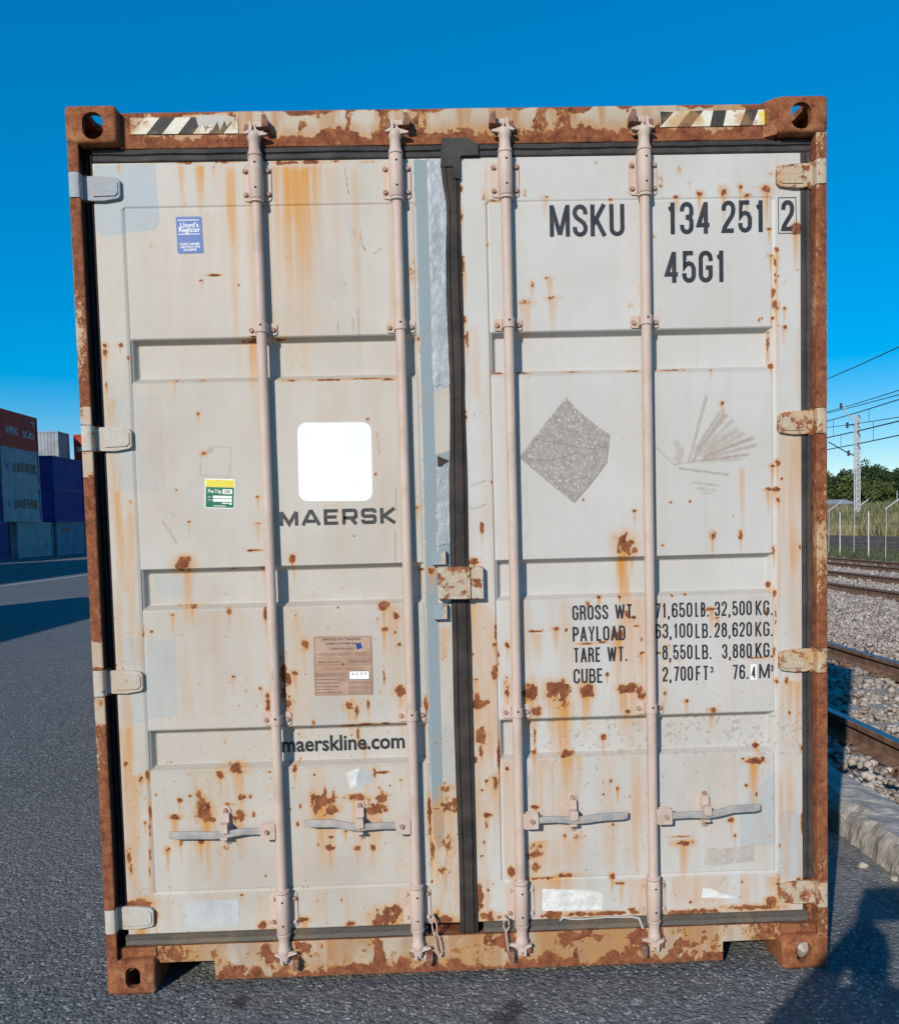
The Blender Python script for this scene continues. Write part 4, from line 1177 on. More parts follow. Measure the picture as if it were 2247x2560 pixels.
    p = MB().prism(rplate(bx - 0.0165, bx + 0.0165, hz - 0.052, hz + 0.081, 0.016), 0.0425, 0.0472)
    p.prism(rplate(bx - 0.013, bx + 0.013, hz + 0.020, hz + 0.060, 0.004), 0.0300, 0.0428)
    p.prism([(bx - 0.013, hz + 0.030), (bx + 0.012, hz + 0.030), (bx + 0.014, hz + 0.001), (bx - 0.004, hz - 0.002), (bx - 0.014, hz + 0.004)], 0.0005, 0.0075)
    p.box(bx - 0.0125, bx + 0.0115, 0.0070, 0.031, hz + 0.016, hz + 0.030)
    p.box(bx - 0.014, bx + 0.010, 0.006, 0.043, hz - 0.024, hz - 0.016)
    p.build('handle_retainer', M['rod'], rod, smooth=40, bevel=0.001)
    bolt(bx, 0.0427, hz + 0.066, rod); bolt(bx, 0.0427, hz - 0.038, rod)
    return rod


RODS = [lock_rod(-0.628, -1, 0.538, 'pale pink lock rod beside the blue certification sticker'),
        lock_rod(-0.178, -1, 0.541, 'pale pink lock rod beside the white square'),
        lock_rod(0.174, 1, 0.543, 'pale pink lock rod next to the centre gasket on the right door'),
        lock_rod(0.625, 1, 0.543, 'pale pink lock rod crossing the container number')]


# seal links hanging at the foot of the two inner rods
def ring(c, h, w, r, ang, tw):
    pts = []
    for i in range(16):
        t = 2 * math.pi * i / 16
        u, v = w / 2 * math.cos(t), h / 2 * math.sin(t)
        pts.append((c[0] + u * math.cos(ang) * math.cos(tw) - v * math.sin(ang), c[1] + u * math.sin(tw), c[2] + u * math.sin(ang) * math.cos(tw) + v * math.cos(ang)))
    return pts


for rod, cs in ((RODS[1], (((-0.121, 0.016, 0.190), 0.070, 0.016, 0.1, 0.3), ((-0.112, 0.010, 0.130), 0.086, 0.018, 0.14, 0.2))),
                (RODS[2], (((0.121, 0.012, 0.190), 0.042, 0.019, 0.0, 0.2), ((0.124, 0.010, 0.130), 0.080, 0.010, 0.12, 1.1)))):
    for c, h, w, a, tw in cs:
        MB().tube(ring(c, h, w, 0, a, tw), 0.0026, 8, closed=True).build('seal_link', M['rod'], rod, smooth=60)
# pin studs the links hang from
MB().lathe([(0.004, 0.012), (0.004, 0.042)], (-0.124, 0, 0.222), 'y', 8).build('seal_pin', M['rod'], RODS[1])
MB().lathe([(0.004, 0.008), (0.004, 0.042)], (0.119, 0, 0.209), 'y', 8).build('seal_pin', M['rod'], RODS[2])


# ---- hinges
def hinge(side, z0, z1, mat, dr, label, low=0.0):
    s = side
    zc = (z0 + z1) / 2; h = z1 - z0
    m = MB()
    # knuckle on the post
    prof = [(1.2165, 0.030), (1.2165, 0.008), (1.214, 0.002), (1.208, -0.001), (1.188, -0.001), (1.182, 0.002), (1.180, 0.010), (1.180, 0.034)]
    V = [(s * x, y, z) for z in (z0, z1) for x, y in prof]; n = len(prof)
    F = [(i, i + 1, n + i + 1, n + i) for i in range(n - 1)] + [tuple(range(n))[::-1], tuple(range(n, 2 * n))]
    m.add(V, F if s > 0 else [q[::-1] for q in F])
    # tapered blade
    def blade(x0, x1, a0, a1, b0, b1, y0, y1):
        m.prism([(s * x0, zc - a0), (s * x1, zc - a1), (s * (x1 - 0.004), zc - a1 + 0.008), (s * (x1 - 0.004), zc + b1 - 0.008), (s * x1, zc + b1), (s * x0, zc + b0)], y0, y1)
    pts = [(1.182, 0.036, 0.036), (1.160, 0.040, 0.038), (1.120, 0.041, 0.037), (1.085, 0.036, 0.033), (1.070, 0.033, 0.030), (1.0635, 0.024, 0.022)]
    low_edge = [(s * x, zc - a) for x, a, b in pts]; up = [(s * x, zc + b) for x, a, b in pts][::-1]
    m.prism(low_edge + up, 0.0315, 0.0452)
    o = m.build('hinge', mat, dr, bevel=0.0022, seg=3)
    o['label'] = label
    i = MB().prism([(s * (1.150 - 0.08 * u), zc + w) for u, w in ((0, -0.028), (0.85, -0.027), (1, -0.018), (1, 0.016), (0.85, 0.024), (0, 0.028))], 0.0275, 0.0318)
    i.build('hinge_boss', mat, o, bevel=0.0018)
    return o


MH = M['hinge_cream']
for k, (z0, z1) in enumerate(HZ_L):
    hinge(-1, z0, z1, M['hinge_blue'] if k == 0 else MH, DL, ('blue-grey hinge at the top of the left door', 'cream hinge of the left door above its green sticker', 'cream hinge of the left door near the data plate', 'rust edged cream hinge at the foot of the left door')[k])
for k, (z0, z1) in enumerate(HZ_R):
    hinge(1, z0, z1, M['hinge_rusty'], DR, ('rust stained hinge beside the boxed digit', 'rust stained hinge beside the diamond residue', 'rust stained hinge beside the printed weights', 'rust brown hinge at the foot of the right door')[k])

# ---- lock box across the gap and its lugs
m = MB().prism([(-0.080, 1.298), (0.028, 1.296), (0.028, 1.402), (-0.080, 1.406)], 0.004, 0.040)
m.prism([(0.0285, 1.296), (0.072, 1.295), (0.072, 1.402), (0.0285, 1.402)], 0.012, 0.0445)
lb = m.build('lock_box', M['lug'], DR, bevel=0.0025)
lb['label'] = 'rust edged steel box bridging the gap between the doors'
MB().box(0.040, 0.060, 0.0105, 0.013, 1.352, 1.362).build('box_slot', M['rust_dark'], lb)
MB().prism([(-0.070, 1.309), (0.018, 1.308), (0.018, 1.394), (-0.066, 1.396)], 0.0028, 0.0045).build('cover_plate', M['hinge_rusty'], lb, bevel=0.0008)
for z0, z1 in ((1.411, 1.458), (1.230, 1.282)):
    m = MB().prism([(-0.096, z0), (-0.050, z0), (-0.050, z1), (-0.096, z1)], 0.020, 0.0445)
    o = m.build('lock_lug', M['bluepaint'], DL, bevel=0.002)
    MB().prism([(-0.066, z0 + 0.002), (-0.0515, z0 + 0.001), (-0.0515, z1 - 0.002), (-0.061, z1 - 0.001), (-0.068, z1 - 0.014), (-0.062, z0 + 0.02)], 0.0193, 0.0203).build('bare_patch', M['lug'], o)

# ---- silver foil tape on the closing edge of the left door
def tape(z0, z1, xl, xr, seed, torn):
    nx, nz = 16, int((z1 - z0) / 0.006)
    X, Z = np.meshgrid(np.linspace(0, 1, nx), np.linspace(z0, z1, nz))
    rr = np.abs(fbm(X * 0.05 + 3 * seed, Z * 0.8 + X * 0.03 + seed, 30, 3, seed) - 0.5) * 2
    Y = 0.0438 - 0.0024 * (1 - np.clip(rr * 2.6, 0, 1)) * sstep(0.0, 0.15, X)
    xr_ = np.interp(Z, [p[0] for p in xr], [p[1] for p in xr])
    W = xl + X * (xr_ - xl)
    jag = torn * (vnoise(X * 5, X * 0, seed) - 0.5)
    Zj = np.where(Z <= z0 + 1e-6, Z + jag, Z)
    V = np.stack([W, Y, Zj], -1).reshape(-1, 3)
    i = np.arange(nx * nz).reshape(nz, nx)
    q = np.stack([i[:-1, :-1], i[:-1, 1:], i[1:, 1:], i[1:, :-1]], -1).reshape(-1, 4)
    MB().add(V.tolist(), q.tolist()).build('foil_tape', M['tape'], DL, smooth=75)


tape(2.002, 2.722, -0.078, [(1.9, -0.020), (2.28, -0.0255), (2.58, -0.018), (2.64, -0.026), (2.71, -0.034), (2.73, -0.034)], 2, 0.02)
tape(1.475, 1.735, -0.074, [(1.4, -0.036), (1.8, -0.032)], 9, 0.01)
MB().flat([(-0.069, 1.771), (-0.03, 1.754), (-0.052, 1.742), (-0.068, 1.712)], 0.0428).build('torn_gap', M['rubber_brown'], DL)


# ---- lettering
def arc(cx, cy, rx, ry, a0, a1, n=9):
    return [(cx + rx * math.cos(math.radians(a0 + (a1 - a0) * i / n)), cy + ry * math.sin(math.radians(a0 + (a1 - a0) * i / n))) for i in range(n + 1)]


Y2 = 0.20
def tp(): return arc(0.5, 1 - Y2, 0.5, Y2, 180, 0)
def bt(): return arc(0.5, Y2, 0.5, Y2, 180, 360)
GL = {   # glyph: width, strokes on the centre-line box (0..1); 'c' closes the stroke
    '0': (1, [tp() + bt()[::-1] + ['c']]), 'O': (1.05, [tp() + bt()[::-1] + ['c']]),
    '1': (0.62, [[(-0.05, 0.815), (0.25, 0.84), (0.50, 0.90)], [(0.62, 1.07), (0.62, -0.07)]]),
    '2': (1, [[(0, 0.72)] + tp() + [(1, 0.70), (0.90, 0.55), (0.12, 0.14), (0, 0.0), (1.05, 0.0)]]),
    '3': (1, [[(0, 0.74)] + tp() + [(1, 0.66), (0.86, 0.555), (0.40, 0.525)], [(0.40, 0.525), (0.86, 0.495), (1, 0.39)] + bt()[::-1] + [(0, 0.26)]]),
    '4': (1.1, [[(0.70, -0.07), (0.70, 1.06)], [(0.66, 1.0), (0.0, 0.24), (1.06, 0.24)]]),
    '5': (1, [[(0.95, 1), (0.07, 1), (0.02, 0.50), (0.22, 0.60), (0.5, 0.63), (0.82, 0.58), (1, 0.44)] + bt()[::-1] + [(0, 0.27)]]),
    '6': (1, [[(1, 0.73)] + tp()[::-1] + [(0, 0.5)] + bt() + [(1, 0.40)] + arc(0.5, 0.40, 0.5, 0.18, 0, 180)]),
    '7': (1, [[(-0.04, 1), (1, 1), (0.86, 0.78), (0.40, -0.07)]]),
    '8': (1, [arc(0.5, 0.80, 0.46, 0.20, 90, 270) + arc(0.5, 0.80, 0.46, 0.20, 270, 450)[1:], arc(0.5, 0.42, 0.5, 0.16, 90, 180) + bt() + arc(0.5, 0.42, 0.5, 0.16, 0, 90)]),
    'A': (1.15, [[(-0.03, -0.07), (0.5, 1.06)], [(0.5, 1.06), (1.03, -0.07)], [(0.22, 0.27), (0.78, 0.27)]]),
    'B': (1.05, [[(0.6, 1), (0, 1), (0, 0), (0.6, 0)] + arc(0.6, 0.265, 0.4, 0.265, -90, 90) + [(0, 0.53)], [(0.55, 0.53)] + arc(0.55, 0.765, 0.38, 0.235, -90, 90)]),
    'C': (1.02, [[(1, 0.68)] + tp()[::-1] + bt() + [(1, 0.32)]]),
    'D': (1.08, [[(0.5, 1), (0, 1), (0, 0), (0.5, 0)] + arc(0.5, 0.22, 0.5, 0.22, -90, 0) + arc(0.5, 0.78, 0.5, 0.22, 0, 90)]),
    'E': (0.9, [[(1.05, 1), (0, 1), (0, 0), (1.05, 0)], [(0, 0.52), (0.9, 0.52)]]),
    'F': (0.85, [[(1.05, 1), (0, 1), (0, -0.07)], [(0, 0.50), (0.9, 0.50)]]),
    'G': (1.05, [[(1, 0.70)] + tp()[::-1] + bt() + [(1, 0.46), (0.52, 0.46)]]),
    'K': (1.12, [[(0, -0.07), (0, 1.07)], [(0.98, 1.07), (0.06, 0.36)], [(0.30, 0.55), (1.02, -0.07)]]),
    'L': (0.85, [[(0, 1.07), (0, 0), (1.05, 0)]]),
    'M': (1.5, [[(0, -0.07), (0, 1.07)], [(0.03, 1.0), (0.5, 0.0)], [(0.97, 1.0), (0.5, 0.0)], [(1, 1.07), (1, -0.07)]]),
    'P': (1.0, [[(0, -0.07), (0, 1), (0.55, 1)] + arc(0.55, 0.735, 0.45, 0.265, 90, -90) + [(0, 0.47)]]),
    'R': (1.06, [[(0, -0.07), (0, 1), (0.55, 1)] + arc(0.55, 0.755, 0.42, 0.245, 90, -90) + [(0, 0.51)], [(0.55, 0.51), (0.9, 0.40), (1.0, -0.07)]]),
    'S': (1, [[(1, 0.72)] + tp()[::-1] + [(0, 0.74), (0.14, 0.62), (0.84, 0.41), (1, 0.28)] + bt()[::-1] + [(0, 0.28)]]),
    'T': (1.05, [[(-0.05, 1), (1.05, 1)], [(0.5, 1), (0.5, -0.07)]]),
    'U': (1.02, [[(0, 1.07)] + bt() + [(1, 1.07)]]),
    'W': (2.0, [[(0, 1.07), (0.25, -0.05)], [(0.25, -0.05), (0.5, 1.0)], [(0.5, 1.0), (0.75, -0.05)], [(0.75, -0.05), (1, 1.07)]]),
    'Y': (1.1, [[(0, 1.07), (0.5, 0.42), (1, 1.07)], [(0.5, 0.42), (0.5, -0.07)]]),
    '.': (0.16, [[(0, -0.07), (0, 0.07)]]), ',': (0.16, [[(0.2, 0.07), (0.0, -0.05), (-0.35, -0.22)]]), ' ': (0.5, []),
}


def ribbon(mb, pts, t, y):
    closed = pts[-1] == 'c'
    if closed: pts = pts[:-1]
    P = [Vector(p) for p in pts]
    P = [p for i, p in enumerate(P) if i == 0 or (p - P[i - 1]).length > 1e-6]
    n = len(P)
    L, R = [], []
    for i, p in enumerate(P):
        a = P[i - 1] if (i > 0 or closed) else None
        b = P[(i + 1) % n] if (i < n - 1 or closed) else None
        d0 = (p - a).normalized() if a is not None else (b - p).normalized()
        d1 = (b - p).normalized() if b is not None else d0
        nn = Vector((-(d0 + d1).y, (d0 + d1).x))
        if nn.length < 1e-4: nn = Vector((-d0.y, d0.x))
        nn.normalize()
        k = max(0.42, nn.dot(Vector((-d0.y, d0.x))))
        L.append(p + nn * (t / 2) / k); R.append(p - nn * (t / 2) / k)
    V = [(q.x, y, q.y) for q in L] + [(q.x, y, q.y) for q in R]
    F = [(i, n + i, n + (i + 1) % n, (i + 1) % n) for i in range(n if closed else n - 1)]
    mb.add(V, F)


def stroke_text(s, x0, x1, zb, h, t, y, par, mat=None, name='lettering', gap=0.30, slope=0.0, cond=None):
    """text fitted between x0 and x1; zb baseline, h height, t stroke width"""
    ws = [GL[c][0] for c in s]
    cw = 1.0
    # solve cell width so that the line fits
    tot = sum(ws); gaps = (len(s) - 1)
    u = ((x1 - x0) - len(s) * t - gaps * t * gap * 2.2) / max(tot, 1e-6)
    mb, x = MB(), x0
    for c, w in zip(s, ws):
        wc = w * u if c != '.' and c != ',' else w * u * 0.5
        wc = w * u
        for st in GL[c][1]:
            pts = [(x + t / 2 + p[0] * wc, zb + t / 2 + p[1] * (h - t)) if p != 'c' else 'c' for p in st]
            ribbon(mb, pts, t, y)
            y -= 0.00003
        x += wc + t + t * gap * 2.2
    o = mb.build(name, mat or M['print'], par)
    return o


TX = YP - 0.0010
def tx(s, a, b, h, t, par=DR, y=TX, **k):
    o = stroke_text(s, a[0], b[0], (a[1] + b[1]) / 2, h, t, y, par, **k); o['label'] = 'printed text ' + s
    return o


# container number
tx('MSKU', (0.318, 2.474), (0.564, 2.474), 0.104, 0.0142)
tx('134', (0.704, 2.476), (0.85, 2.477), 0.104, 0.0142)
tx('251', (0.885, 2.478), (1.029, 2.479), 0.104, 0.0142)
tx('2', (1.082, 2.48), (1.125, 2.48), 0.100, 0.0142, y=YD - 0.0010)
fr = [(1.073, 2.473), (1.132, 2.473), (1.131, 2.588), (1.073, 2.588)]
mb = MB(); ribbon(mb, fr + ['c'], 0.0026, YD - 0.0009); mb.build('check_digit_frame', M['print'], DR)
tx('45G1', (0.695, 2.319), (0.897, 2.32), 0.103, 0.0142)
# weights
TW = 0.0067
for s, a, b in (('GROSS WT.', (0.369, 1.213), (0.585, 1.21)), ('71,650', (0.647, 1.211), (0.775, 1.211)), ('LB.', (0.784, 1.21), (0.832, 1.211)), ('32,500', (0.85, 1.212), (0.977, 1.211)), ('KG.', (0.989, 1.21), (1.05, 1.211)),
                ('PAYLOAD', (0.369, 1.141), (0.547, 1.138)), ('63,100', (0.647, 1.143), (0.775, 1.14)), ('LB.', (0.784, 1.139), (0.841, 1.138)), ('28,620', (0.849, 1.141), (0.977, 1.138)), ('KG.', (0.988, 1.138), (1.05, 1.139)),
                ('TARE WT.', (0.37, 1.069), (0.554, 1.068)), ('8,550', (0.671, 1.069), (0.774, 1.068)), ('LB.', (0.783, 1.066), (0.841, 1.067)), ('3,880', (0.874, 1.067), (0.976, 1.066)), ('KG.', (0.988, 1.067), (1.05, 1.067)),
                ('CUBE', (0.369, 0.998), (0.469, 0.996)), ('2,700', (0.671, 0.995), (0.775, 0.995)), ('FT', (0.784, 0.994), (0.829, 0.996)), ('76.', (0.908, 0.994), (0.966, 0.996)), ('M', (1, 0.995), (1.037, 0.996))):
    tx(s, a, b, 0.0500, TW)
tx('3', (0.833, 1.019), (0.844, 1.02), 0.022, 0.0042); tx('3', (1.039, 1.018), (1.049, 1.019), 0.022, 0.0042)
MB().flat([(0.971, 0.991), (0.992, 0.992), (0.992, 1.045), (0.971, 1.044)], TX - 0.0002).build('correction_label', M['white'], DR)
tx('4', (0.974, 0.997), (0.989, 0.998), 0.040, 0.0050, y=TX - 0.0010)

# company name: broad square letters
BG = {'M': (1.25, [[(0, -0.12), (0, 1.0)], [(0, 1.0), (0.5, 0.02), (1, 1.0)], [(1, 1.0), (1, -0.12)]]),
      'A': (1.25, [[(-0.06, -0.13), (0.44, 1.0), (0.56, 1.0), (1.06, -0.13)], [(0.2, 0.20), (0.8, 0.20)]]),
      'E': (0.95, [[(1.1, 1), (0, 1), (0, 0), (1.1, 0)], [(0, 0.5), (0.98, 0.5)]]),
      'R': (1.0, [[(0, -0.13), (0, 1), (0.9, 1), (1, 0.9), (1, 0.5), (0.9, 0.4), (0, 0.4)], [(0.55, 0.4), (1.02, -0.13)]]),
      'S': (1.0, [[(1, 0.76), (1, 0.92), (0.9, 1), (0.1, 1), (0, 0.9), (0, 0.6), (0.1, 0.5), (0.9, 0.5), (1, 0.4), (1, 0.1), (0.9, 0), (0.1, 0), (0, 0.1), (0, 0.24)]]),
      'K': (1.02, [[(0, -0.13), (0, 1.13)], [(1.05, 1.10), (0.18, 0.5)], [(0.18, 0.5), (1.08, -0.10)]])}


def square_text(x0, x1, zb, h, y, par, mat, ycb=None, t=0.235):
    t *= h; mb, x = MB(), x0
    ws = [BG[c][0] for c in 'MAERSK']; gp = 0.20 * h
    u = ((x1 - x0) - 6 * t - 5 * gp) / sum(ws)
    for c in 'MAERSK':
        for st in BG[c][1]:
            ribbon(mb, [(x + t / 2 + p[0] * BG[c][0] * u, zb + t / 2 + p[1] * (h - t)) for p in st], t * 0.92, y); y -= 0.00002
        x += BG[c][0] * u + t + gp
    if ycb: mb.v = [ycb(*p) for p in mb.v]
    return mb.build('lettering', mat, par)


a, b = (-0.596, 1.554), (-0.212, 1.549)
square_text(a[0], b[0], (a[1] + b[1]) / 2, 0.0535, TX, DL, M['print_worn'])['label'] = 'printed company name'


def font_mesh(s, size, bold=0.0, spacing=1.0):
    c = bpy.data.curves.new('t', 'FONT'); c.body = s; c.size = size; c.offset = bold; c.space_character = spacing; c.resolution_u = 3
    o = bpy.data.objects.new('t', c); COL.objects.link(o)
    dg = bpy.context.evaluated_depsgraph_get()
    me = bpy.data.meshes.new_from_object(o.evaluated_get(dg))
    bpy.data.objects.remove(o); bpy.data.curves.remove(c)
    co = np.empty(len(me.vertices) * 3); me.vertices.foreach_get('co', co)
    return me, co.reshape(-1, 3)


def type_text(s, p, q, h, y, par, mat, bold=0.0, name='lettering', spacing=1.0, cap=None):
    """fit a line between p and q (baseline ends, (x, z)); h = height of the tallest glyph"""
    me, co = font_mesh(s, 1.0, bold, spacing)
    x0, x1, y0, y1 = co[:, 0].min(), co[:, 0].max(), co[:, 1].min(), co[:, 1].max()
    hh = cap or y1
    p, q = np.array(p), np.array(q)
    d = q - p; n = np.array([-d[1], d[0]]) / np.hypot(*d)
    u = (co[:, 0:1] - x0) / (x1 - x0)
    w = p + u * d + co[:, 1:2] / hh * h * n
    me.vertices.foreach_set('co', np.stack([w[:, 0], np.full(len(w), y), w[:, 1]], -1).astype(np.float32).ravel())
    me.flip_normals() if hasattr(me, 'flip_normals') else None
    me.update()
    me.materials.clear(); me.materials.append(mat)
    o = link(name, me, None, par)
    return o


YR = YP + DEEP - 0.0012
type_text('maerskline.com', (-0.622, 0.788), (-0.205, 0.789), 0.052, YR, DL, M['print'], bold=0.024)['label'] = 'printed web address'

# ---- stickers and plates
def colour(name, c, rough=0.4): 
    return m_simple(name, tuple(v * 0.92 for v in c), c, 8, rough, 0.05)


M['blue'] = colour('blue_vinyl', (0.055, 0.135, 0.38)); M['green'] = colour('green_vinyl', (0.015, 0.165, 0.085))
M['yellow'] = colour('yellow_vinyl', (0.80, 0.66, 0.07)); M['navy'] = colour('navy_vinyl', (0.02, 0.06, 0.26))
M['plate'] = m_simple('stained_copper_plate', (0.40, 0.245, 0.165), (0.465, 0.325, 0.245), 14, 0.5, 0.1)
M['plate_ink'] = m_simple('brown_plate_ink', (0.16, 0.10, 0.07), (0.28, 0.18, 0.125), 60, 0.6)
M['plate_grey'] = m_simple('worn_pale_plate', (0.41, 0.435, 0.435), (0.53, 0.53, 0.51), 9, 0.35, 0.08)
M['stripe_cream'] = m_stained('hazard_cream', (0.62, 0.55, 0.42), (0.72, 0.69, 0.60), RUST_MID, 0.60, 0.66, 34, 0.8)
M['stripe_black'] = m_stained('hazard_black', (0.024, 0.024, 0.026), (0.06, 0.055, 0.05), RUST_MID, 0.60, 0.66, 38, 0.5)


def frame2(tl, tr, bl):
    """local unit square (u right, v down) to (x, z)"""
    tl, tr, bl = np.array(tl), np.array(tr), np.array(bl)
    return lambda u, v: tuple(tl + u * (tr - tl) + v * (bl - tl))


def sheet(name, tl, tr, bl, mat, par, y, label=None, r=0.06):
    f = frame2(tl, tr, bl)
    asp = np.hypot(*(np.array(tr) - tl)) / np.hypot(*(np.array(bl) - tl))
    pol = []
    for cu, cv, a in ((1, 1, 0), (0, 1, 90), (0, 0, 180), (1, 0, 270)):
        for i in range(5):
            t = math.radians(a + 90 * i / 4)
            pol.append(f(cu + (-r if cu else r) + r * math.cos(t), cv + (-r if cv else r) * asp + r * asp * math.sin(t)))
    o = MB().prism(pol, y, y + 0.0008).build(name, mat, par)
    if label: o['label'] = label
    return o, f


def rect(f, u0, v0, u1, v1, y, mat, par, name='panel'):
    return MB().flat([f(u0, v0), f(u1, v0), f(u1, v1), f(u0, v1)], y).build(name, mat, par)


def txt(f, s, u0, u1, v, h, y, mat, par, bold=0.0, **k):
    return type_text(s, f(u0, v), f(u1, v), h, y, par, mat, bold, **k)


ST = YP - 0.0012
o, f = sheet('certification_sticker', (-0.895, 2.56), (-0.812, 2.56), (-0.893, 2.444), M['blue'], DL, ST, 'blue certification sticker with white lettering')
y = ST - 0.0003
rect(f, 0.08, 0.085, 0.90, 0.103, y, M['white'], o, 'rule'); rect(f, 0.08, 0.47, 0.90, 0.488, y, M['white'], o, 'rule')
txt(f, "Lloyd's", 0.17, 0.87, 0.29, 0.0155, y, M['white'], o, 0.01); txt(f, 'Register', 0.10, 0.93, 0.42, 0.0155, y, M['white'], o, 0.01)
txt(f, 'CONTAINER', 0.11, 0.88, 0.775, 0.0068, y, M['white'], o, 0.02); txt(f, 'CERTIFICATION', 0.11, 0.88, 0.855, 0.0068, y, M['white'], o, 0.02); txt(f, 'SCHEME', 0.24, 0.74, 0.935, 0.0068, y, M['white'], o, 0.02)

o, f = sheet('inspection_sticker', (-0.835, 1.715), (-0.737, 1.71), (-0.84, 1.618), M['white'], DL, ST, 'green and yellow inspection sticker reading Pre-Trip OK', 0.01)
rect(f, 0.03, 0.03, 0.97, 0.275, y, M['yellow'], o, 'yellow_band'); rect(f, 0.03, 0.28, 0.97, 0.965, y, M['green'], o, 'green_field')
y2 = y - 0.0003
txt(f, 'Pre-Trip', 0.11, 0.55, 0.475, 0.0122, y2, M['white'], o, 0.02)
rect(f, 0.59, 0.34, 0.91, 0.505, y2, M['white'], o, 'ok_box'); txt(f, 'OK', 0.65, 0.86, 0.475, 0.0105, y2 - 0.0003, M['print'], o, 0.02)
rect(f, 0.27, 0.565, 0.905, 0.655, y2, M['white'], o, 'blank_line'); rect(f, 0.27, 0.675, 0.905, 0.77, y2, M['white'], o, 'blank_line')
txt(f, 'Place:', 0.11, 0.22, 0.635, 0.005, y2, M['white'], o); txt(f, 'Date:', 0.11, 0.22, 0.735, 0.005, y2, M['white'], o)
rect(f, 0.57, 0.80, 0.80, 0.835, y2, M['white'], o, 'small_print'); rect(f, 0.29, 0.90, 0.70, 0.922, y2, M['white'], o, 'small_print')
MB().lathe([(0.0042, 0), (0.0042, 0.0002)], (f(0.86, 0.83)[0], y2, f(0.86, 0.83)[1]), 'y', 14).build('round_stamp', M['white'], o)

o, f = sheet('emblem_square', (-0.527, 1.891), (-0.284, 1.887), (-0.53, 1.632), M['white'], DL, ST, 'large blank white square with rounded corners', 0.12)

o, f = sheet('data_plate', (-0.499, 1.183), (-0.304, 1.18), (-0.501, 0.984), M['plate'], DL, ST - 0.001, 'copper coloured customs data plate with a white label', 0.005)
y = ST - 0.0014
INK = M['plate_ink']
def fr(u0, v0, u1, v1, w=0.008, m=None):
    mb = MB(); ribbon(mb, [f(u0, v0), f(u1, v0), f(u1, v1), f(u0, v1), 'c'], w * 0.19, y); mb.build('rule', m or INK, o)
fr(0.02, 0.02, 0.98, 0.98); rect(f, 0.02, 0.372, 0.98, 0.378, y, INK, o, 'rule'); rect(f, 0.02, 0.478, 0.98, 0.484, y, INK, o, 'rule')
txt(f, 'APPROVED FOR TRANSPORT', 0.15, 0.82, 0.075, 0.0075, y, M['print_worn'], o, 0.02); txt(f, 'UNDER CUSTOMS SEAL', 0.21, 0.76, 0.145, 0.0075, y, M['print_worn'], o, 0.02)
txt(f, 'TIMBER TREATMENT', 0.05, 0.49, 0.452, 0.0068, y, INK, o, 0.005); txt(f, 'C.S.C. SAFETY APPROVAL', 0.15, 0.84, 0.572, 0.0068, y, INK, o, 0.005)
for q in ((0.29, 0.185, 0.69, 0.235), (0.11, 0.29, 0.38, 0.335), (0.70, 0.285, 0.94, 0.33), (0.58, 0.40, 0.96, 0.455), (0.03, 0.63, 0.55, 0.68), (0.40, 0.71, 0.55, 0.755), (0.59, 0.77, 0.77, 0.815), (0.79, 0.77, 0.97, 0.815), (0.59, 0.85, 0.77, 0.895), (0.79, 0.85, 0.97, 0.895), (0.59, 0.925, 0.77, 0.965), (0.79, 0.925, 0.97, 0.965)):
    fr(*q); rect(f, q[0] + 0.02, q[1] + 0.018, q[2] - 0.02, q[3] - 0.016, y, INK, o, 'small_print')
for q in ((0.40, 0.285, 0.66, 0.297), (0.41, 0.315, 0.62, 0.327), (0.03, 0.725, 0.38, 0.74), (0.03, 0.785, 0.46, 0.80), (0.03, 0.845, 0.42, 0.86), (0.03, 0.895, 0.30, 0.908), (0.03, 0.945, 0.48, 0.96), (0.03, 0.305, 0.09, 0.315)):
    rect(f, *q, y, INK, o, 'small_print')
rect(f, 0.595, 0.59, 0.95, 0.745, y - 0.0001, M['print_worn'], o, 'label_edge'); rect(f, 0.605, 0.60, 0.94, 0.735, y - 0.0003, M['white'], o, 'white_label')
txt(f, 'ACEP', 0.64, 0.90, 0.665, 0.0088, y - 0.0006, M['print_worn'], o, 0.0, spacing=1.7)
MB().flat([f(0.72, 0.135), f(0.81, 0.115), f(0.835, 0.205), f(0.745, 0.235)], y - 0.0003).build('blue_square', M['navy'], o)
MB().lathe([(0.0040, -0.002), (0.0046, 0.001)], (f(0.49, 0.476)[0], y, f(0.49, 0.476)[1]), 'y', 12).build('rivet', M['rust_dark'], o)

sheet('blank_plate', (-0.959, 0.294), (-0.781, 0.298), (-0.959, 0.199), M['plate_grey'], DL, YD - 0.0008, 'blank pale metallic label at the foot of the left door', 0.04)
MB().flat([(-0.406, 0.718), (-0.356, 0.735), (-0.37, 0.701), (-0.372, 0.673), (-0.392, 0.661)], ST).build('torn_label', M['white_torn'], DL)
MB().flat([(-0.356, 0.733), (-0.321, 0.719), (-0.317, 0.682), (-0.379, 0.666), (-0.369, 0.701)], ST + 0.0004).build('torn_backing', M['plate_grey'], DL)
wl = MB().flat([(0.248, 0.295), (0.323, 0.29), (0.395, 0.286), (0.437, 0.277), (0.457, 0.27), (0.454, 0.214), (0.374, 0.215), (0.248, 0.218)], YD - 0.001).build('torn_label', M['white_torn'], DR)
wl['label'] = 'torn white label at the foot of the right door'
MB().flat([(0.802, 0.278), (0.83, 0.274), (0.863, 0.257), (0.918, 0.241), (0.915, 0.237), (0.794, 0.244)], YD - 0.001).build('torn_label', M['white_torn'], DR)

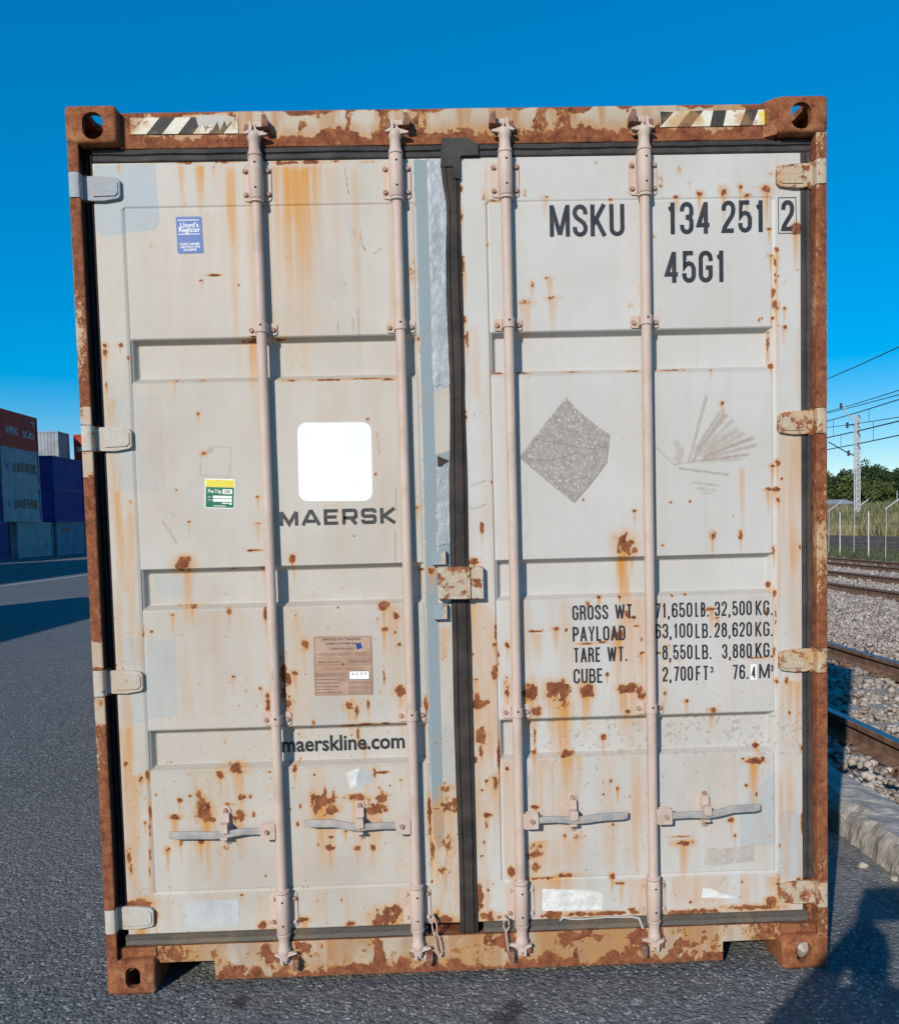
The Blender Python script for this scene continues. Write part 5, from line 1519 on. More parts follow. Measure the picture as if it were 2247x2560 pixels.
# adhesive left by a peeled diamond placard
def m_residue():
    t = NT('adhesive_residue'); p = t.pos()
    a = t.noise(p, 60, 4, 0.6); v = t.noise(t.scale(p, (150, 150, 95)), 1.0, 2, 0.5)
    c = t.mix(t.step(a, 0.35, 0.65), (0.265, 0.23, 0.20), (0.34, 0.30, 0.262))
    ed = t.noise(p, 9, 2, 0.5)
    c = t.mix(t.step(t.math('ADD', v, t.math('MULTIPLY', ed, 0.12)), 0.655, 0.70, 0, 0.85), c, (0.55, 0.52, 0.49))
    return t.out(c, 0.75, t.bump(v, 0.4, 0.001))


M['residue'] = m_residue()
M['residue_dark'] = m_simple('grimy_crease', (0.17, 0.15, 0.135), (0.24, 0.21, 0.19), 60, 0.8)
dm = [(0.362, 1.954), (0.398, 1.912), (0.434, 1.881), (0.469, 1.853), (0.506, 1.827), (0.5, 1.781), (0.494, 1.736), (0.441, 1.669), (0.383, 1.605), (0.325, 1.653), (0.268, 1.702), (0.206, 1.756), (0.209, 1.769), (0.284, 1.862)]
o = MB().flat(dm, ST).build('placard_residue', M['residue'], DR)
o['label'] = 'grey-brown diamond of adhesive left by a placard'
mb = MB(); ribbon(mb, [(0.253, 1.822), (0.299, 1.809), (0.352, 1.8), (0.405, 1.786), (0.459, 1.782), (0.488, 1.788)], 0.0018, ST - 0.0003); ribbon(mb, [(0.214, 1.752), (0.311, 1.748), (0.352, 1.758), (0.392, 1.77)], 0.0018, ST - 0.00034)
mb.build('crease', M['residue_dark'], o)

# hazard stripes on the header
def hazard(pts_tl, pts_tr, pts_bl, bars, y):
    o, f = sheet('hazard_strip', pts_tl, pts_tr, pts_bl, M['stripe_cream'], BOX, y, None, 0.004)
    for u0, u1, w in bars:
        MB().flat([f(u0, 0.0), f(u1, 0.0), f(u1 - w, 1.0), f(u0 - w, 1.0)], y - 0.0004).build('black_stripe', M['stripe_black'], o)
    return o


YH = 0.0362
o = hazard((-1.024, 2.869), (-0.682, 2.867), (-1.023, 2.818), ((0.275, 0.42, 0.13), (0.568, 0.707, 0.13), (0.85, 0.99, 0.13)), YH)
MB().flat([(-0.815, 2.874), (-0.752, 2.874), (-0.718, 2.873), (-0.69, 2.866), (-0.695, 2.828), (-0.702, 2.855), (-0.716, 2.837), (-0.723, 2.855), (-0.739, 2.825), (-0.746, 2.853), (-0.765, 2.823), (-0.771, 2.852), (-0.787, 2.821), (-0.793, 2.85), (-0.804, 2.828), (-0.811, 2.853)], YH - 0.0009).build('paint_runs', M['hinge_cream'], o)
MB().flat([(-1.023, 2.869), (-0.978, 2.869), (-1.022, 2.82)], YH - 0.0004).build('worn_corner', M['lug'], o)
o['label'] = 'faded black and cream hazard strip at the left of the header'
o = hazard((0.682, 2.865), (1.029, 2.867), (0.683, 2.816), ((0.285, 0.41, 0.125), (0.505, 0.63, 0.035), (0.81, 0.93, 0.06)), YH)
MB().flat([(0.683, 2.865), (0.728, 2.864), (0.684, 2.818)], YH - 0.0004).build('black_stripe', M['stripe_black'], o)
MB().flat([(1.008, 2.857), (1.029, 2.864), (1.029, 2.82), (1.019, 2.82)], YH - 0.0005).build('yellow_patch', M['yellow'], o)
o['label'] = 'black and cream hazard strip at the right of the header'

# bead of white sealant along the lower right gasket
pts = [(0.306, 0.188), (0.319, 0.198), (0.345, 0.191), (0.39, 0.19), (0.468, 0.193), (0.552, 0.191), (0.575, 0.186), (0.585, 0.16), (0.589, 0.15)]
rr = random.Random(4)
MB().tube([(x + rr.uniform(-.001, .001), 0.031, z) for x, z in pts], [0.0028 + rr.uniform(-.001, .002) for _ in pts], 7).build('sealant_bead', M['plate_grey'], DR, smooth=60)

# ================================================================== GROUND AND TRACKS
def m_asphalt():
    t = NT('weathered_asphalt'); p = t.pos()
    big = t.noise(p, 0.45, 4, 0.6); mid = t.noise(p, 6, 4, 0.65)
    v = t.n('ShaderNodeTexVoronoi'); t.l(p, v.inputs['Vector']); v.inputs['Scale'].default_value = 95
    sp = t.n('ShaderNodeSeparateColor'); t.l(v.outputs['Color'], sp.inputs[0])
    v2 = t.n('ShaderNodeTexVoronoi'); t.l(p, v2.inputs['Vector']); v2.inputs['Scale'].default_value = 48
    sp2 = t.n('ShaderNodeSeparateColor'); t.l(v2.outputs['Color'], sp2.inputs[0])
    c = t.ramp(sp.outputs[0], [(0.0, (0.10, 0.105, 0.105)), (0.5, (0.17, 0.178, 0.178)), (0.78, (0.25, 0.258, 0.255)), (0.90, (0.36, 0.365, 0.355)), (1.0, (0.62, 0.62, 0.59))])
    c2 = t.ramp(sp2.outputs[1], [(0.0, (0.11, 0.115, 0.118)), (0.7, (0.20, 0.21, 0.212)), (0.93, (0.32, 0.325, 0.315)), (1.0, (0.55, 0.55, 0.53))])
    c = t.mix(t.step(t.noise(p, 30, 3, 0.6), 0.40, 0.60, 0.15, 0.85), c, c2)
    c = t.mix(t.step(v.outputs['Distance'], 0.25, 0.65, 0, 0.50), c, (0.065, 0.068, 0.072))
    c = t.mix(t.math('MULTIPLY', t.step(sp.outputs[1], 0.93, 0.95), t.step(v.outputs['Distance'], 0.5, 0.3)), c, (0.66, 0.66, 0.63))
    c = t.mix(t.step(mid, 0.35, 0.7, 0, 0.30), c, (0.12, 0.125, 0.13))
    c = t.mix(t.step(big, 0.45, 0.70, 0, 0.22), c, (0.27, 0.26, 0.24))
    # dusty strip beside the kerb
    xyz = t.n('ShaderNodeSeparateXYZ'); t.l(p, xyz.inputs[0])
    du = t.math('MULTIPLY', t.step(xyz.outputs[0], 1.25, 1.75), t.step(t.noise(t.scale(p, (9, 3, 1)), 1.0, 4, 0.7), 0.35, 0.62, 0.15, 0.75))
    c = t.mix(du, c, (0.30, 0.285, 0.265))
    # oil spots
    for (x, y, z), r in (((-0.766, -0.069, -0), 0.050), ((0.129, -0.158, 0), 0.055), ((0.091, -0.229, 0), 0.075)):
        d = t.n('ShaderNodeVectorMath'); d.operation = 'DISTANCE'; t.l(p, d.inputs[0]); d.inputs[1].default_value = (x, y, z)
        dd = t.math('ADD', d.outputs['Value'], t.math('MULTIPLY', t.math('SUBTRACT', t.noise(p, 34, 3, 0.6), 0.5), r * 1.3))
        c = t.mix(t.step(dd, r * 0.3, r, 0.72, 0), c, (0.028, 0.025, 0.023))
    c = t.mix(1.0, c, (0.84, 0.835, 0.83), 'MULTIPLY')
    h = t.math('ADD', t.math('MULTIPLY', v.outputs['Distance'], -0.8), t.math('MULTIPLY', v2.outputs['Distance'], -0.9))
    return t.out(c, 0.85, t.bump(h, 0.85, 0.006), spec=0.25)


M['asphalt'] = m_asphalt()
M['line'] = m_simple('worn_road_paint', (0.45, 0.45, 0.44), (0.66, 0.66, 0.64), 3.0, 0.7)
M['concrete'] = m_simple('rough_kerb_concrete', (0.28, 0.26, 0.235), (0.43, 0.40, 0.36), 16, 0.9, 0.6, 0.006, 0.15, fine=70)
M['bed'] = m_simple('ballast_fines', (0.17, 0.155, 0.14), (0.33, 0.30, 0.275), 24, 0.95, 0.9, 0.02, 0.1, fine=40)
M['sleeper'] = m_simple('sleeper_concrete', (0.27, 0.24, 0.205), (0.38, 0.345, 0.30), 9, 0.9, 0.4, 0.004, 0.15, fine=60)


def m_ballast():
    t = NT('limestone_ballast'); p = t.pos()
    v = t.voro(p, 14, 'Color'); sp = t.n('ShaderNodeSeparateColor'); t.l(v, sp.inputs[0])
    c = t.ramp(sp.outputs[0], [(0.0, (0.20, 0.16, 0.13)), (0.5, (0.345, 0.295, 0.25)), (1.0, (0.52, 0.46, 0.405))])
    n = t.noise(p, 55, 4, 0.65)
    c = t.mix(t.step(n, 0.3, 0.7, 0, 0.35), c, (0.22, 0.18, 0.15))
    return t.out(c, 0.9, t.bump(n, 0.5, 0.004), spec=0.15)


M['ballast'] = m_ballast()
M['rail_side'] = m_simple('brown_rail_steel', (0.135, 0.072, 0.045), (0.235, 0.145, 0.10), 10, 0.8, 0.3)
M['rail_top'] = m_simple('polished_rail_head', (0.20, 0.20, 0.21), (0.27, 0.27, 0.28), 30, 0.40, 0.02, metal=1.0)


def sheet_obj(name, x0, x1, y0, y1, z, mat, kind='structure', nx=2, ny=2, zf=None):
    X, Y = np.meshgrid(np.linspace(x0, x1, nx), np.linspace(y0, y1, ny))
    Z = np.full_like(X, z) if zf is None else zf(X, Y)
    i = np.arange(nx * ny).reshape(ny, nx)
    q = np.stack([i[:-1, :-1], i[:-1, 1:], i[1:, 1:], i[1:, :-1]], -1).reshape(-1, 4)
    o = MB().add(np.stack([X, Y, Z], -1).reshape(-1, 3).tolist(), q.tolist()).build(name, mat)
    o['kind'] = kind
    return o


sheet_obj('ground', -500, 500, -80, 900, 0.0, M['asphalt'])
# painted lines across the yard
for pa, pb, w in (((-13.712, 25.419, 0), (-13.477, 31.814, 0), 0.15), ((-21.188, 41.906, 0), (-20.339, 44.597, 0), 0.17), ((-19.978, 45.365, 0), (-19.308, 47.039, 0), 0.16)):
    a, b = Vector(pa[:2]), Vector(pb[:2]); d = (b - a).normalized(); n = Vector((-d.y, d.x)) * w / 2
    if w == 0.15: a -= d * 9; b += d * 22
    o = MB().add([(*(a - n), 0.004), (*(b - n), 0.004), (*(b + n), 0.004), (*(a + n), 0.004)], [(0, 1, 2, 3)] if n.cross(d) < 0 else [(3, 2, 1, 0)]).build('road_marking', M['line'])
    o['kind'] = 'structure'

# kerb along the track: rough broken concrete edge
ys = np.arange(-8.0, 60, 0.03)
prof = [(1.845, -0.02), (1.845, 0.02), (1.850, 0.05), (1.856, 0.09), (1.870, 0.120), (1.895, 0.138), (1.93, 0.143), (1.99, 0.140), (2.06, 0.136), (2.12, 0.128), (2.17, 0.112), (2.21, 0.07), (2.22, 0.0)]
V = []
for k, (x, z) in enumerate(prof):
    nx = fbm(ys, np.full_like(ys, k * 0.9), 16, 5, 3) - 0.5; nz = fbm(ys, np.full_like(ys, k * 0.35), 11, 4, 9) - 0.5
    V.append(np.stack([x + nx * 0.045, ys, z + nz * (0.050 if k > 2 else 0.008)], -1))
V = np.stack(V, 1); ny, nk = V.shape[:2]
i = np.arange(ny * nk).reshape(ny, nk)
q = np.stack([i[:-1, :-1], i[1:, :-1], i[1:, 1:], i[:-1, 1:]], -1).reshape(-1, 4)[:, ::-1]
kb = MB().add(V.reshape(-1, 3).tolist(), q.tolist()).build('kerb', M['concrete'])
kb['kind'] = 'structure'

TB = 0.055
sheet_obj('track_bed', 2.22, 14.4, -10, 75, TB, M['bed'], nx=60, ny=400, zf=lambda X, Y: TB - 0.035 + (fbm(X, Y, 1.6, 3, 3) - 0.5) * 0.06)


def rail(xc, y0, y1, par, zt=0.20):
    pr = [(-0.070, -0.155), (-0.070, -0.145), (-0.020, -0.128), (-0.009, -0.115), (-0.008, -0.045), (-0.034, -0.034), (-0.035, -0.006), (-0.029, 0.0), (0.029, 0.0), (0.035, -0.006), (0.034, -0.034), (0.008, -0.045), (0.009, -0.115), (0.020, -0.128), (0.070, -0.145), (0.070, -0.155)]
    m = MB(); n = len(pr)
    V = [(xc + x, y, zt + z) for y in (y0, y1) for x, z in pr]
    for j in range(n):
        k = (j + 1) % n
        m.add([V[j], V[k], V[n + k], V[n + j]], [(0, 1, 2, 3)], 1 if j == 7 else 0)
    return m.build('rail', [M['rail_side'], M['rail_top']], par)


def rail_dull(o): o.data.materials[1] = M['rail_dull']


M['rail_dull'] = m_simple('dull_rail_head', (0.155, 0.115, 0.095), (0.25, 0.205, 0.18), 12, 0.5, 0.1, spec=0.5)
SLP = MB()
SLP.add([(-1.3, -0.13, -0.12), (1.3, -0.13, -0.12), (1.3, 0.13, -0.12), (-1.3, 0.13, -0.12), (-1.29, -0.10, 0.055), (1.29, -0.10, 0.055), (1.29, 0.10, 0.055), (-1.29, 0.10, 0.055)],
        [(3, 2, 1, 0), (4, 5, 6, 7), (0, 1, 5, 4), (1, 2, 6, 5), (2, 3, 7, 6), (3, 0, 4, 7)])
SLM = SLP.mesh('sleeper'); SLM.materials.append(M['sleeper'])
CL = MB()   # base plate, clip and bolt beside a rail
CL.box(-0.155, -0.072, -0.075, 0.075, 0.046, 0.064).box(-0.130, -0.060, -0.022, 0.022, 0.064, 0.080).tube([(-0.140, -0.030, 0.066), (-0.125, -0.034, 0.105), (-0.095, -0.020, 0.112), (-0.095, 0.020, 0.112), (-0.125, 0.034, 0.105), (-0.140, 0.030, 0.066)], 0.008, 6)
CL.lathe([(0.016, 0.078), (0.016, 0.108), (0.010, 0.112)], (-0.108, 0, 0), 'z', 6)
CLM = CL.mesh('rail_clip'); CLM.materials.append(M['rail_side'])


def track(xa, xb, y0, y1, sy0, sy1, label, clips, dull=False):
    r = empty('railway_track', (0, 0, 0))
    tag(r, label, 'track')
    for x in (xa, xb):
        o = rail(x, y0, y1, r)
        if dull: rail_dull(o)
    y, k = sy0, 0
    while y < sy1:
        s = link('sleeper', SLM, None, r); s.location = ((xa + xb) / 2, y, -0.012); s.rotation_euler.z = random.Random(k).uniform(-0.02, 0.02)
        if (xb - xa) > 1.7: s.scale.x = 1.15
        if clips:
            for x in (xa, xb):
                for sd in (1, -1):
                    c = link('rail_clip', CLM, None, r); c.location = (x, y, -0.012); c.scale = (sd, 1, 1)
        y += 0.62; k += 1
    return r


track(2.650, 4.130, -10, 75, -0.5, 13.0, 'railway track next to the kerb, its rail heads polished', True)
track(8.060, 9.90, -10, 75, 8.2, 24, 'middle railway track with dull brown rails', False, True)
track(11.87, 13.15, -10, 75, 16.5, 32, 'railway track nearest the wire fence, rusty rails', False, True)


# ballast stones
def stones():
    r = np.random.RandomState(4)
    ph = (1 + 5 ** 0.5) / 2
    ico = np.array([(-1, ph, 0), (1, ph, 0), (-1, -ph, 0), (1, -ph, 0), (0, -1, ph), (0, 1, ph), (0, -1, -ph), (0, 1, -ph), (ph, 0, -1), (ph, 0, 1), (-ph, 0, -1), (-ph, 0, 1)]) / 1.9
    fc = np.array([(0, 11, 5), (0, 5, 1), (0, 1, 7), (0, 7, 10), (0, 10, 11), (1, 5, 9), (5, 11, 4), (11, 10, 2), (10, 7, 6), (7, 1, 8), (3, 9, 4), (3, 4, 2), (3, 2, 6), (3, 6, 8), (3, 8, 9), (4, 9, 5), (2, 4, 11), (6, 2, 10), (8, 6, 7), (9, 8, 1)])
    P = []
    for ya, yb, dens, sz in ((-1.5, 4, 620, 0.025), (4, 9, 560, 0.025), (9, 16, 330, 0.030), (16, 30, 120, 0.044)):
        n = int(dens * (yb - ya) * 12.2)
        y = r.uniform(ya, yb, n); x = r.uniform(2.17, 14.3, n)
        sl = (x + 0.11) / (y + 2.88)
        k = (sl > 0.40) & (sl < 0.66)
        x, y = x[k], y[k]
        on = np.zeros(len(x), bool)
        for xr in (2.65, 4.13, 8.06, 9.9, 11.87, 13.15): on |= np.abs(x - xr) < 0.085
        # sleepers of the near track stay partly clear
        ph2 = np.mod(y + 0.5 + 0.31, 0.62) - 0.31
        on |= (np.abs(ph2) < 0.085) & (x > 2.1) & (x < 4.66) & (r.rand(len(x)) < 0.86)
        x, y = x[~on], y[~on]
        P.append(np.stack([x, y, sz * r.uniform(0.55, 1.35, len(x))], -1))
    P = np.concatenate(P); n = len(P)
    v = ico[None] * (1 + r.uniform(-0.42, 0.42, (n, 12, 1)))
    v = v * r.uniform(0.55, 1.3, (n, 1, 3))
    a = r.uniform(0, 6.28, n); b = r.uniform(-0.9, 0.9, n)
    ca, sa, cb, sb = np.cos(a)[:, None], np.sin(a)[:, None], np.cos(b)[:, None], np.sin(b)[:, None]
    x, y, z = v[..., 0], v[..., 1], v[..., 2]
    y, z = y * cb - z * sb, y * sb + z * cb
    x, y = x * ca - y * sa, x * sa + y * ca
    s = P[:, 2:3]
    base = TB - 0.045 + r.uniform(-0.004, 0.030, (n, 1)) + (P[:, 0:1] < 2.45) * 0.045 + ((P[:, 0:1] > 4.5) & (P[:, 0:1] < 7.6)) * 0.04
    V = np.stack([P[:, 0:1] + x * s, P[:, 1:2] + y * s, base + z * s * 0.8 + s * 0.6], -1).reshape(-1, 3)
    F = (fc[None] + 12 * np.arange(n)[:, None, None]).reshape(-1, 3)
    me = bpy.data.meshes.new('ballast')
    me.vertices.add(len(V)); me.vertices.foreach_set('co', V.ravel())
    me.loops.add(F.size); me.loops.foreach_set('vertex_index', F.ravel().astype(np.int32))
    me.polygons.add(len(F)); me.polygons.foreach_set('loop_start', np.arange(0, F.size, 3, dtype=np.int32))
    me.update(calc_edges=True)
    o = link('ballast', me, M['ballast'])
    tag(o, 'pale crushed stone ballast between the rails', 'ballast', kind='stuff')


stones()
# crumbs of stone on the asphalt by the kerb, and a stone in the lower right casting
def lump(name, c, s, label, cat, group, seed, mat):
    r = random.Random(seed)
    bm = bmesh.new(); bmesh.ops.create_icosphere(bm, subdivisions=2, radius=1.0)
    for v in bm.verts: v.co = Vector((v.co.x * s[0], v.co.y * s[1], v.co.z * s[2])) * (1 + r.uniform(-0.16, 0.16))
    me = bpy.data.meshes.new(name); bm.to_mesh(me); bm.free()
    o = link(name, me, mat); o.location = c; o.rotation_euler.z = r.uniform(0, 3)
    tag(o, label, cat, group)
    return o


lump('stone', (1.137, 0.036, 0.062), (0.023, 0.024, 0.034), 'pale grey stone lodged in the lower right corner casting', 'stone', None, 3, M['ballast']).rotation_euler.z = 0
for k, p in enumerate(((1.752, 0.838, 0.01), (1.814, 0.692, 0.01), (1.411, 0.216, 0.005), (1.66, 0.638, 0.004))):
    s = (0.022, 0.018, 0.007, 0.006)[k]
    lump('stone', (p[0], p[1], s * 0.5), (s, s, s * 0.65), ('flat pale stone on the asphalt beside the kerb', 'pale stone lying at the foot of the kerb', 'tiny stone chip on the asphalt near the container corner', 'tiny stone chip on the asphalt beside the kerb')[k], 'stone', None, 10 + k, M['ballast'])

# ================================================================== BEYOND THE TRACKS
M['galv'] = m_simple('pale_galvanised_steel', (0.42, 0.44, 0.46), (0.54, 0.56, 0.58), 6, 0.5, 0.1)
M['wire'] = m_simple('dark_wire', (0.035, 0.04, 0.045), (0.06, 0.065, 0.07), 6, 0.6)
M['plank'] = m_simple('dark_tarred_plank', (0.11, 0.10, 0.095), (0.19, 0.17, 0.155), 5, 0.85, 0.5, 0.01)
M['field'] = m_simple('dry_meadow', (0.125, 0.135, 0.055), (0.26, 0.22, 0.115), 0.5, 0.95, 0.8, 0.1, 0.1, fine=8)
M['blade'] = m_simple('dry_grass', (0.135, 0.15, 0.06), (0.34, 0.285, 0.155), 0.35, 0.9, 0.1, fine=3)
M['weed'] = m_simple('green_weeds', (0.060, 0.075, 0.035), (0.125, 0.135, 0.068), 0.8, 0.9, 0.1, fine=3)
M['shedwall'] = m_simple('pale_shed_wall', (0.44, 0.40, 0.345), (0.52, 0.48, 0.42), 0.7, 0.9)
M['shedroof'] = m_simple('grey_shed_roof', (0.25, 0.26, 0.275), (0.36, 0.365, 0.38), 0.8, 0.8)

# fence
fc = empty('wire_fence', (14.75, 27.3, 0.0))
tag(fc, 'wire fence of pale posts, every second one bent outward at the top', 'fence')
FY = (31.0, 29.605, 28.61, 27.43, 26.32, 25.08, 23.9, 22.7)
for k, y in enumerate(FY):
    x = 14.88 - (29.6 - y) * 0.052
    tall = k % 2 == 1
    m = MB()
    r = 0.024
    if tall: m.tube([(x, y, 0.0), (x, y, 1.72), (x + 0.025, y - 0.03, 1.77), (x + 0.33, y - 0.34, 2.09)], r, 8)
    else: m.tube([(x, y, 0.0), (x, y, 1.68)], r, 8)
    m.v = [(a - 14.75, b - 27.3, c) for a, b, c in m.v]
    m.build('fence_post', M['galv'], fc, smooth=40)
for z in (0.35, 0.8, 1.25, 1.64):
    m = MB().tube([(14.88 - (29.6 - y) * 0.052 - 14.75, y - 27.3, z) for y in (31.0, 22.7)], 0.004, 4); m.build('strand', M['wire'], fc)

# low wall of dark planks, parallel to the tracks
pw = empty('plank_wall', (18.0, 34.0, 0)); tag(pw, 'low dark wall of long horizontal planks behind the fence', 'wall')
zz = [0.03, 0.155, 0.27, 0.375, 0.545, 0.705]
for k in range(5):
    MB().box(-0.02 - 0.012 * (k % 2), 0.08, -14, 26, zz[k] + 0.010, zz[k + 1]).build('plank', M['plank'], pw)
for y in np.arange(-13, 26, 3.0): MB().box(0.08, 0.18, y, y + 0.12, 0, 0.70).build('stake', M['plank'], pw)

sheet_obj('verge', 13.9, 18.1, 5, 110, 0.02, M['field'], nx=12, ny=160, zf=lambda X, Y: 0.03 + (fbm(X, Y, 1.1, 3, 6) - 0.4) * 0.10)


def field_z(X, Y):
    d = np.hypot(X - 18, np.maximum(Y - 20, 0) * 0.0)
    return 0.62 + 1.25 * sstep(0, 9, d) + 1.15 * sstep(9, 62, d) + (fbm(X, Y, 0.35, 3, 5) - 0.5) * 0.35 * sstep(0, 3, d)


sheet_obj('field', 18.085, 190, 8, 330, 0, M['field'], nx=120, ny=140, zf=field_z)


def blades(name, n, sampler, h, w, mat, label, seed):
    r = np.random.RandomState(seed)
    x, y, z = sampler(r, n)
    a = r.uniform(0, 3.14, len(x)); hh = h * r.uniform(0.5, 1.2, len(x)); ww = w * r.uniform(0.6, 1.3, len(x))
    lx, ly = r.normal(0, 0.18, len(x)) * hh, r.normal(0, 0.18, len(x)) * hh
    V = np.stack([np.stack([x - np.cos(a) * ww, y - np.sin(a) * ww, z], -1), np.stack([x + np.cos(a) * ww, y + np.sin(a) * ww, z], -1), np.stack([x + lx, y + ly, z + hh], -1)], 1).reshape(-1, 3)
    F = np.arange(len(V)).reshape(-1, 3)
    o = MB().add(V.tolist(), F.tolist()).build(name, mat)
    tag(o, label, 'grass', kind='stuff')


def meadow(r, n):
    x = 18.2 + r.uniform(0, 1, n) ** 1.7 * 42; y = (x + 0.11) / r.uniform(0.40, 0.62, n) - 2.88
    return x, y, field_z(x, y) - 0.03


def verge(r, n):
    x = r.uniform(14.3, 17.9, n); y = (x + 0.11) / r.uniform(0.40, 0.62, n) - 2.88
    k = fbm(x, y, 0.7, 2, 3) > 0.45
    return x[k], y[k], np.full(k.sum(), 0.02)


blades('meadow_grass', 26000, meadow, 0.55, 0.030, M['blade'], 'tall dry meadow grass behind the plank wall', 1)
blades('meadow_weeds', 7000, lambda r, n: (lambda x, y, z: (x[fbm(x, y, 0.25, 2, 8) > 0.52], y[fbm(x, y, 0.25, 2, 8) > 0.52], z[fbm(x, y, 0.25, 2, 8) > 0.52]))(*meadow(r, n)), 0.6, 0.05, M['weed'], 'patches of green weeds in the dry meadow', 2)
blades('verge_weeds', 9000, verge, 0.26, 0.030, M['weed'], 'low weeds growing at the foot of the fence', 3)

# shed far behind
sh = empty('shed', (59.0, 120, 2.2)); tag(sh, 'low pale shed with a grey roof in front of the trees', 'shed')
MB().box(-9, 1.7, 0, 5, 0, 1.05).build('wall', M['shedwall'], sh)
m = MB(); m.add([(-9.4, -0.5, 1.0), (2.1, -0.5, 1.0), (2.1, 5.5, 1.0), (-9.4, 5.5, 1.0), (-9.4, 2.5, 1.75), (1.0, 2.5, 1.75)], [(0, 1, 5, 4), (1, 2, 5), (2, 3, 4, 5), (3, 0, 4), (3, 2, 1, 0)]); m.build('roof', M['shedroof'], sh)
MB().box(1.75, 3.2, 0.5, 4.5, 0, 0.85).build('annex', M['shedwall'], sh)

# trees: limbs and clumps of leaves
def m_leaf(name, a, b):
    t = NT(name); p = t.pos()
    n = t.noise(p, 0.9, 3, 0.6); f = t.noise(p, 5, 2, 0.6)
    c = t.mix(t.step(n, 0.35, 0.65), a, b); c = t.mix(t.step(f, 0.35, 0.7, 0, 0.4), c, tuple(v * 0.5 for v in a))
    return t.out(c, 0.75, spec=0.2)


LEAF = [m_leaf('leaf_dark', (0.020, 0.042, 0.014), (0.048, 0.082, 0.026)), m_leaf('leaf_mid', (0.034, 0.066, 0.018), (0.072, 0.115, 0.034)), m_leaf('leaf_olive', (0.058, 0.082, 0.022), (0.105, 0.135, 0.042))]
M['bark'] = m_simple('bark', (0.05, 0.04, 0.03), (0.09, 0.075, 0.06), 3, 0.9)


def tree(x, y, z, h, w, kind, seed, label):
    r = np.random.RandomState(seed)
    root = empty('broadleaf_tree', (x, y, z)); tag(root, label, 'tree', 'trees at the edge of the meadow')
    tr = MB().tube([(0, 0, -0.3), (0.1, 0, h * 0.25), (0.0, 0.1, h * 0.55), (0.1, 0, h * 0.85)], [0.22, 0.17, 0.11, 0.04], 7)
    for k in range(5):
        a = 6.28 * k / 5 + r.rand(); zz = h * r.uniform(0.25, 0.6)
        tr.tube([(0, 0, zz), (math.cos(a) * w * 0.25, math.sin(a) * w * 0.25, zz + h * 0.12), (math.cos(a) * w * 0.40, math.sin(a) * w * 0.40, zz + h * 0.22)], [0.08, 0.05, 0.02], 5)
    tr.build('trunk', M['bark'], root, smooth=60)
    nc = 64
    d = r.normal(size=(nc, 3)); d /= np.linalg.norm(d, axis=1)[:, None]
    C = d * r.uniform(0.45, 1.0, (nc, 1)) * np.array([w / 2, w / 2, h * 0.46]) + np.array([0, 0, h * 0.50])
    P = []
    for c in C:
        n = 60
        q = r.normal(size=(n, 3)); q /= np.linalg.norm(q, axis=1)[:, None]
        P.append(c + q * r.uniform(0.5, 1.0, (n, 1)) * r.uniform(0.55, 1.05) * w * 0.15)
    P = np.concatenate(P); P = P[P[:, 2] > h * 0.02]
    n = len(P); u = r.normal(size=(n, 3)); u /= np.linalg.norm(u, axis=1)[:, None]
    v = np.cross(u, r.normal(size=(n, 3))); v /= np.linalg.norm(v, axis=1)[:, None]
    s = r.uniform(0.16, 0.34, (n, 1))
    V = np.stack([P - u * s, P + v * s * 0.6, P + u * s, P - v * s * 0.6], 1).reshape(-1, 3)
    MB().add(V.tolist(), np.arange(4 * n).reshape(-1, 4).tolist()).build('crown', LEAF[kind], root)


TREES = [(76.5, 166, 7.6, 6.0, 0, 'dark green tree rising directly behind the shed roof'), (80.0, 162, 6.6, 5.2, 2, 'olive green tree standing left of the lattice mast'), (78.4, 171, 7.4, 6.0, 1, 'mid green tree behind the olive one'),
         (83.4, 168, 8.0, 5.6, 0, 'dark green tree overlapped by the lattice mast'), (86.0, 165, 9.1, 6.4, 0, 'tallest dark green tree right of the lattice mast'), (88.2, 169, 8.4, 5.6, 1, 'mid green tree beside the tallest one'),
         (90.6, 166, 7.8, 5.6, 0, 'dark green tree with a flat crown beyond the thin pole'), (93.4, 170, 8.4, 6.2, 1, 'mid green tree at the far end of the tree line'), (73.0, 168, 7.4, 6.0, 1, 'mid green tree hidden mostly by the container post'),
         (84.6, 161, 5.2, 5.0, 2, 'low olive green tree in front of the tallest one'), (89.6, 161, 5.0, 5.2, 0, 'low dark spreading tree beside the thin pole'), (96.0, 165, 7.6, 6.0, 0, 'dark green tree beyond the end of the fence')]
for k, (x, y, h, w, kd, lb) in enumerate(TREES): tree(x, y, 2.75, h * 1.04, w * 1.35, kd, 30 + k, lb)
b = empty('bush_row', (86, 158, 2.7)); tag(b, 'yellow green bushes along the far edge of the meadow', 'bushes', kind='stuff')
r = np.random.RandomState(3); n = 5200
P = np.stack([r.uniform(-16, 14, n), r.uniform(-1.5, 1.5, n), np.abs(r.normal(0, 0.55, n))], -1)
u = r.normal(size=(n, 3)) * 0.20; v = r.normal(size=(n, 3)) * 0.14
MB().add(np.stack([P - u, P + v, P + u, P - v], 1).reshape(-1, 3).tolist(), np.arange(4 * n).reshape(-1, 4).tolist()).build('foliage', LEAF[2], b)
tp_ = MB().tube([(0, 0, 0), (0, 0, 2.6)], 0.045, 6).build('thin_pole', M['galv']); tp_.location = (62.0, 112, 2.1); tag(tp_, 'thin pale pole in the meadow in front of the trees', 'pole')

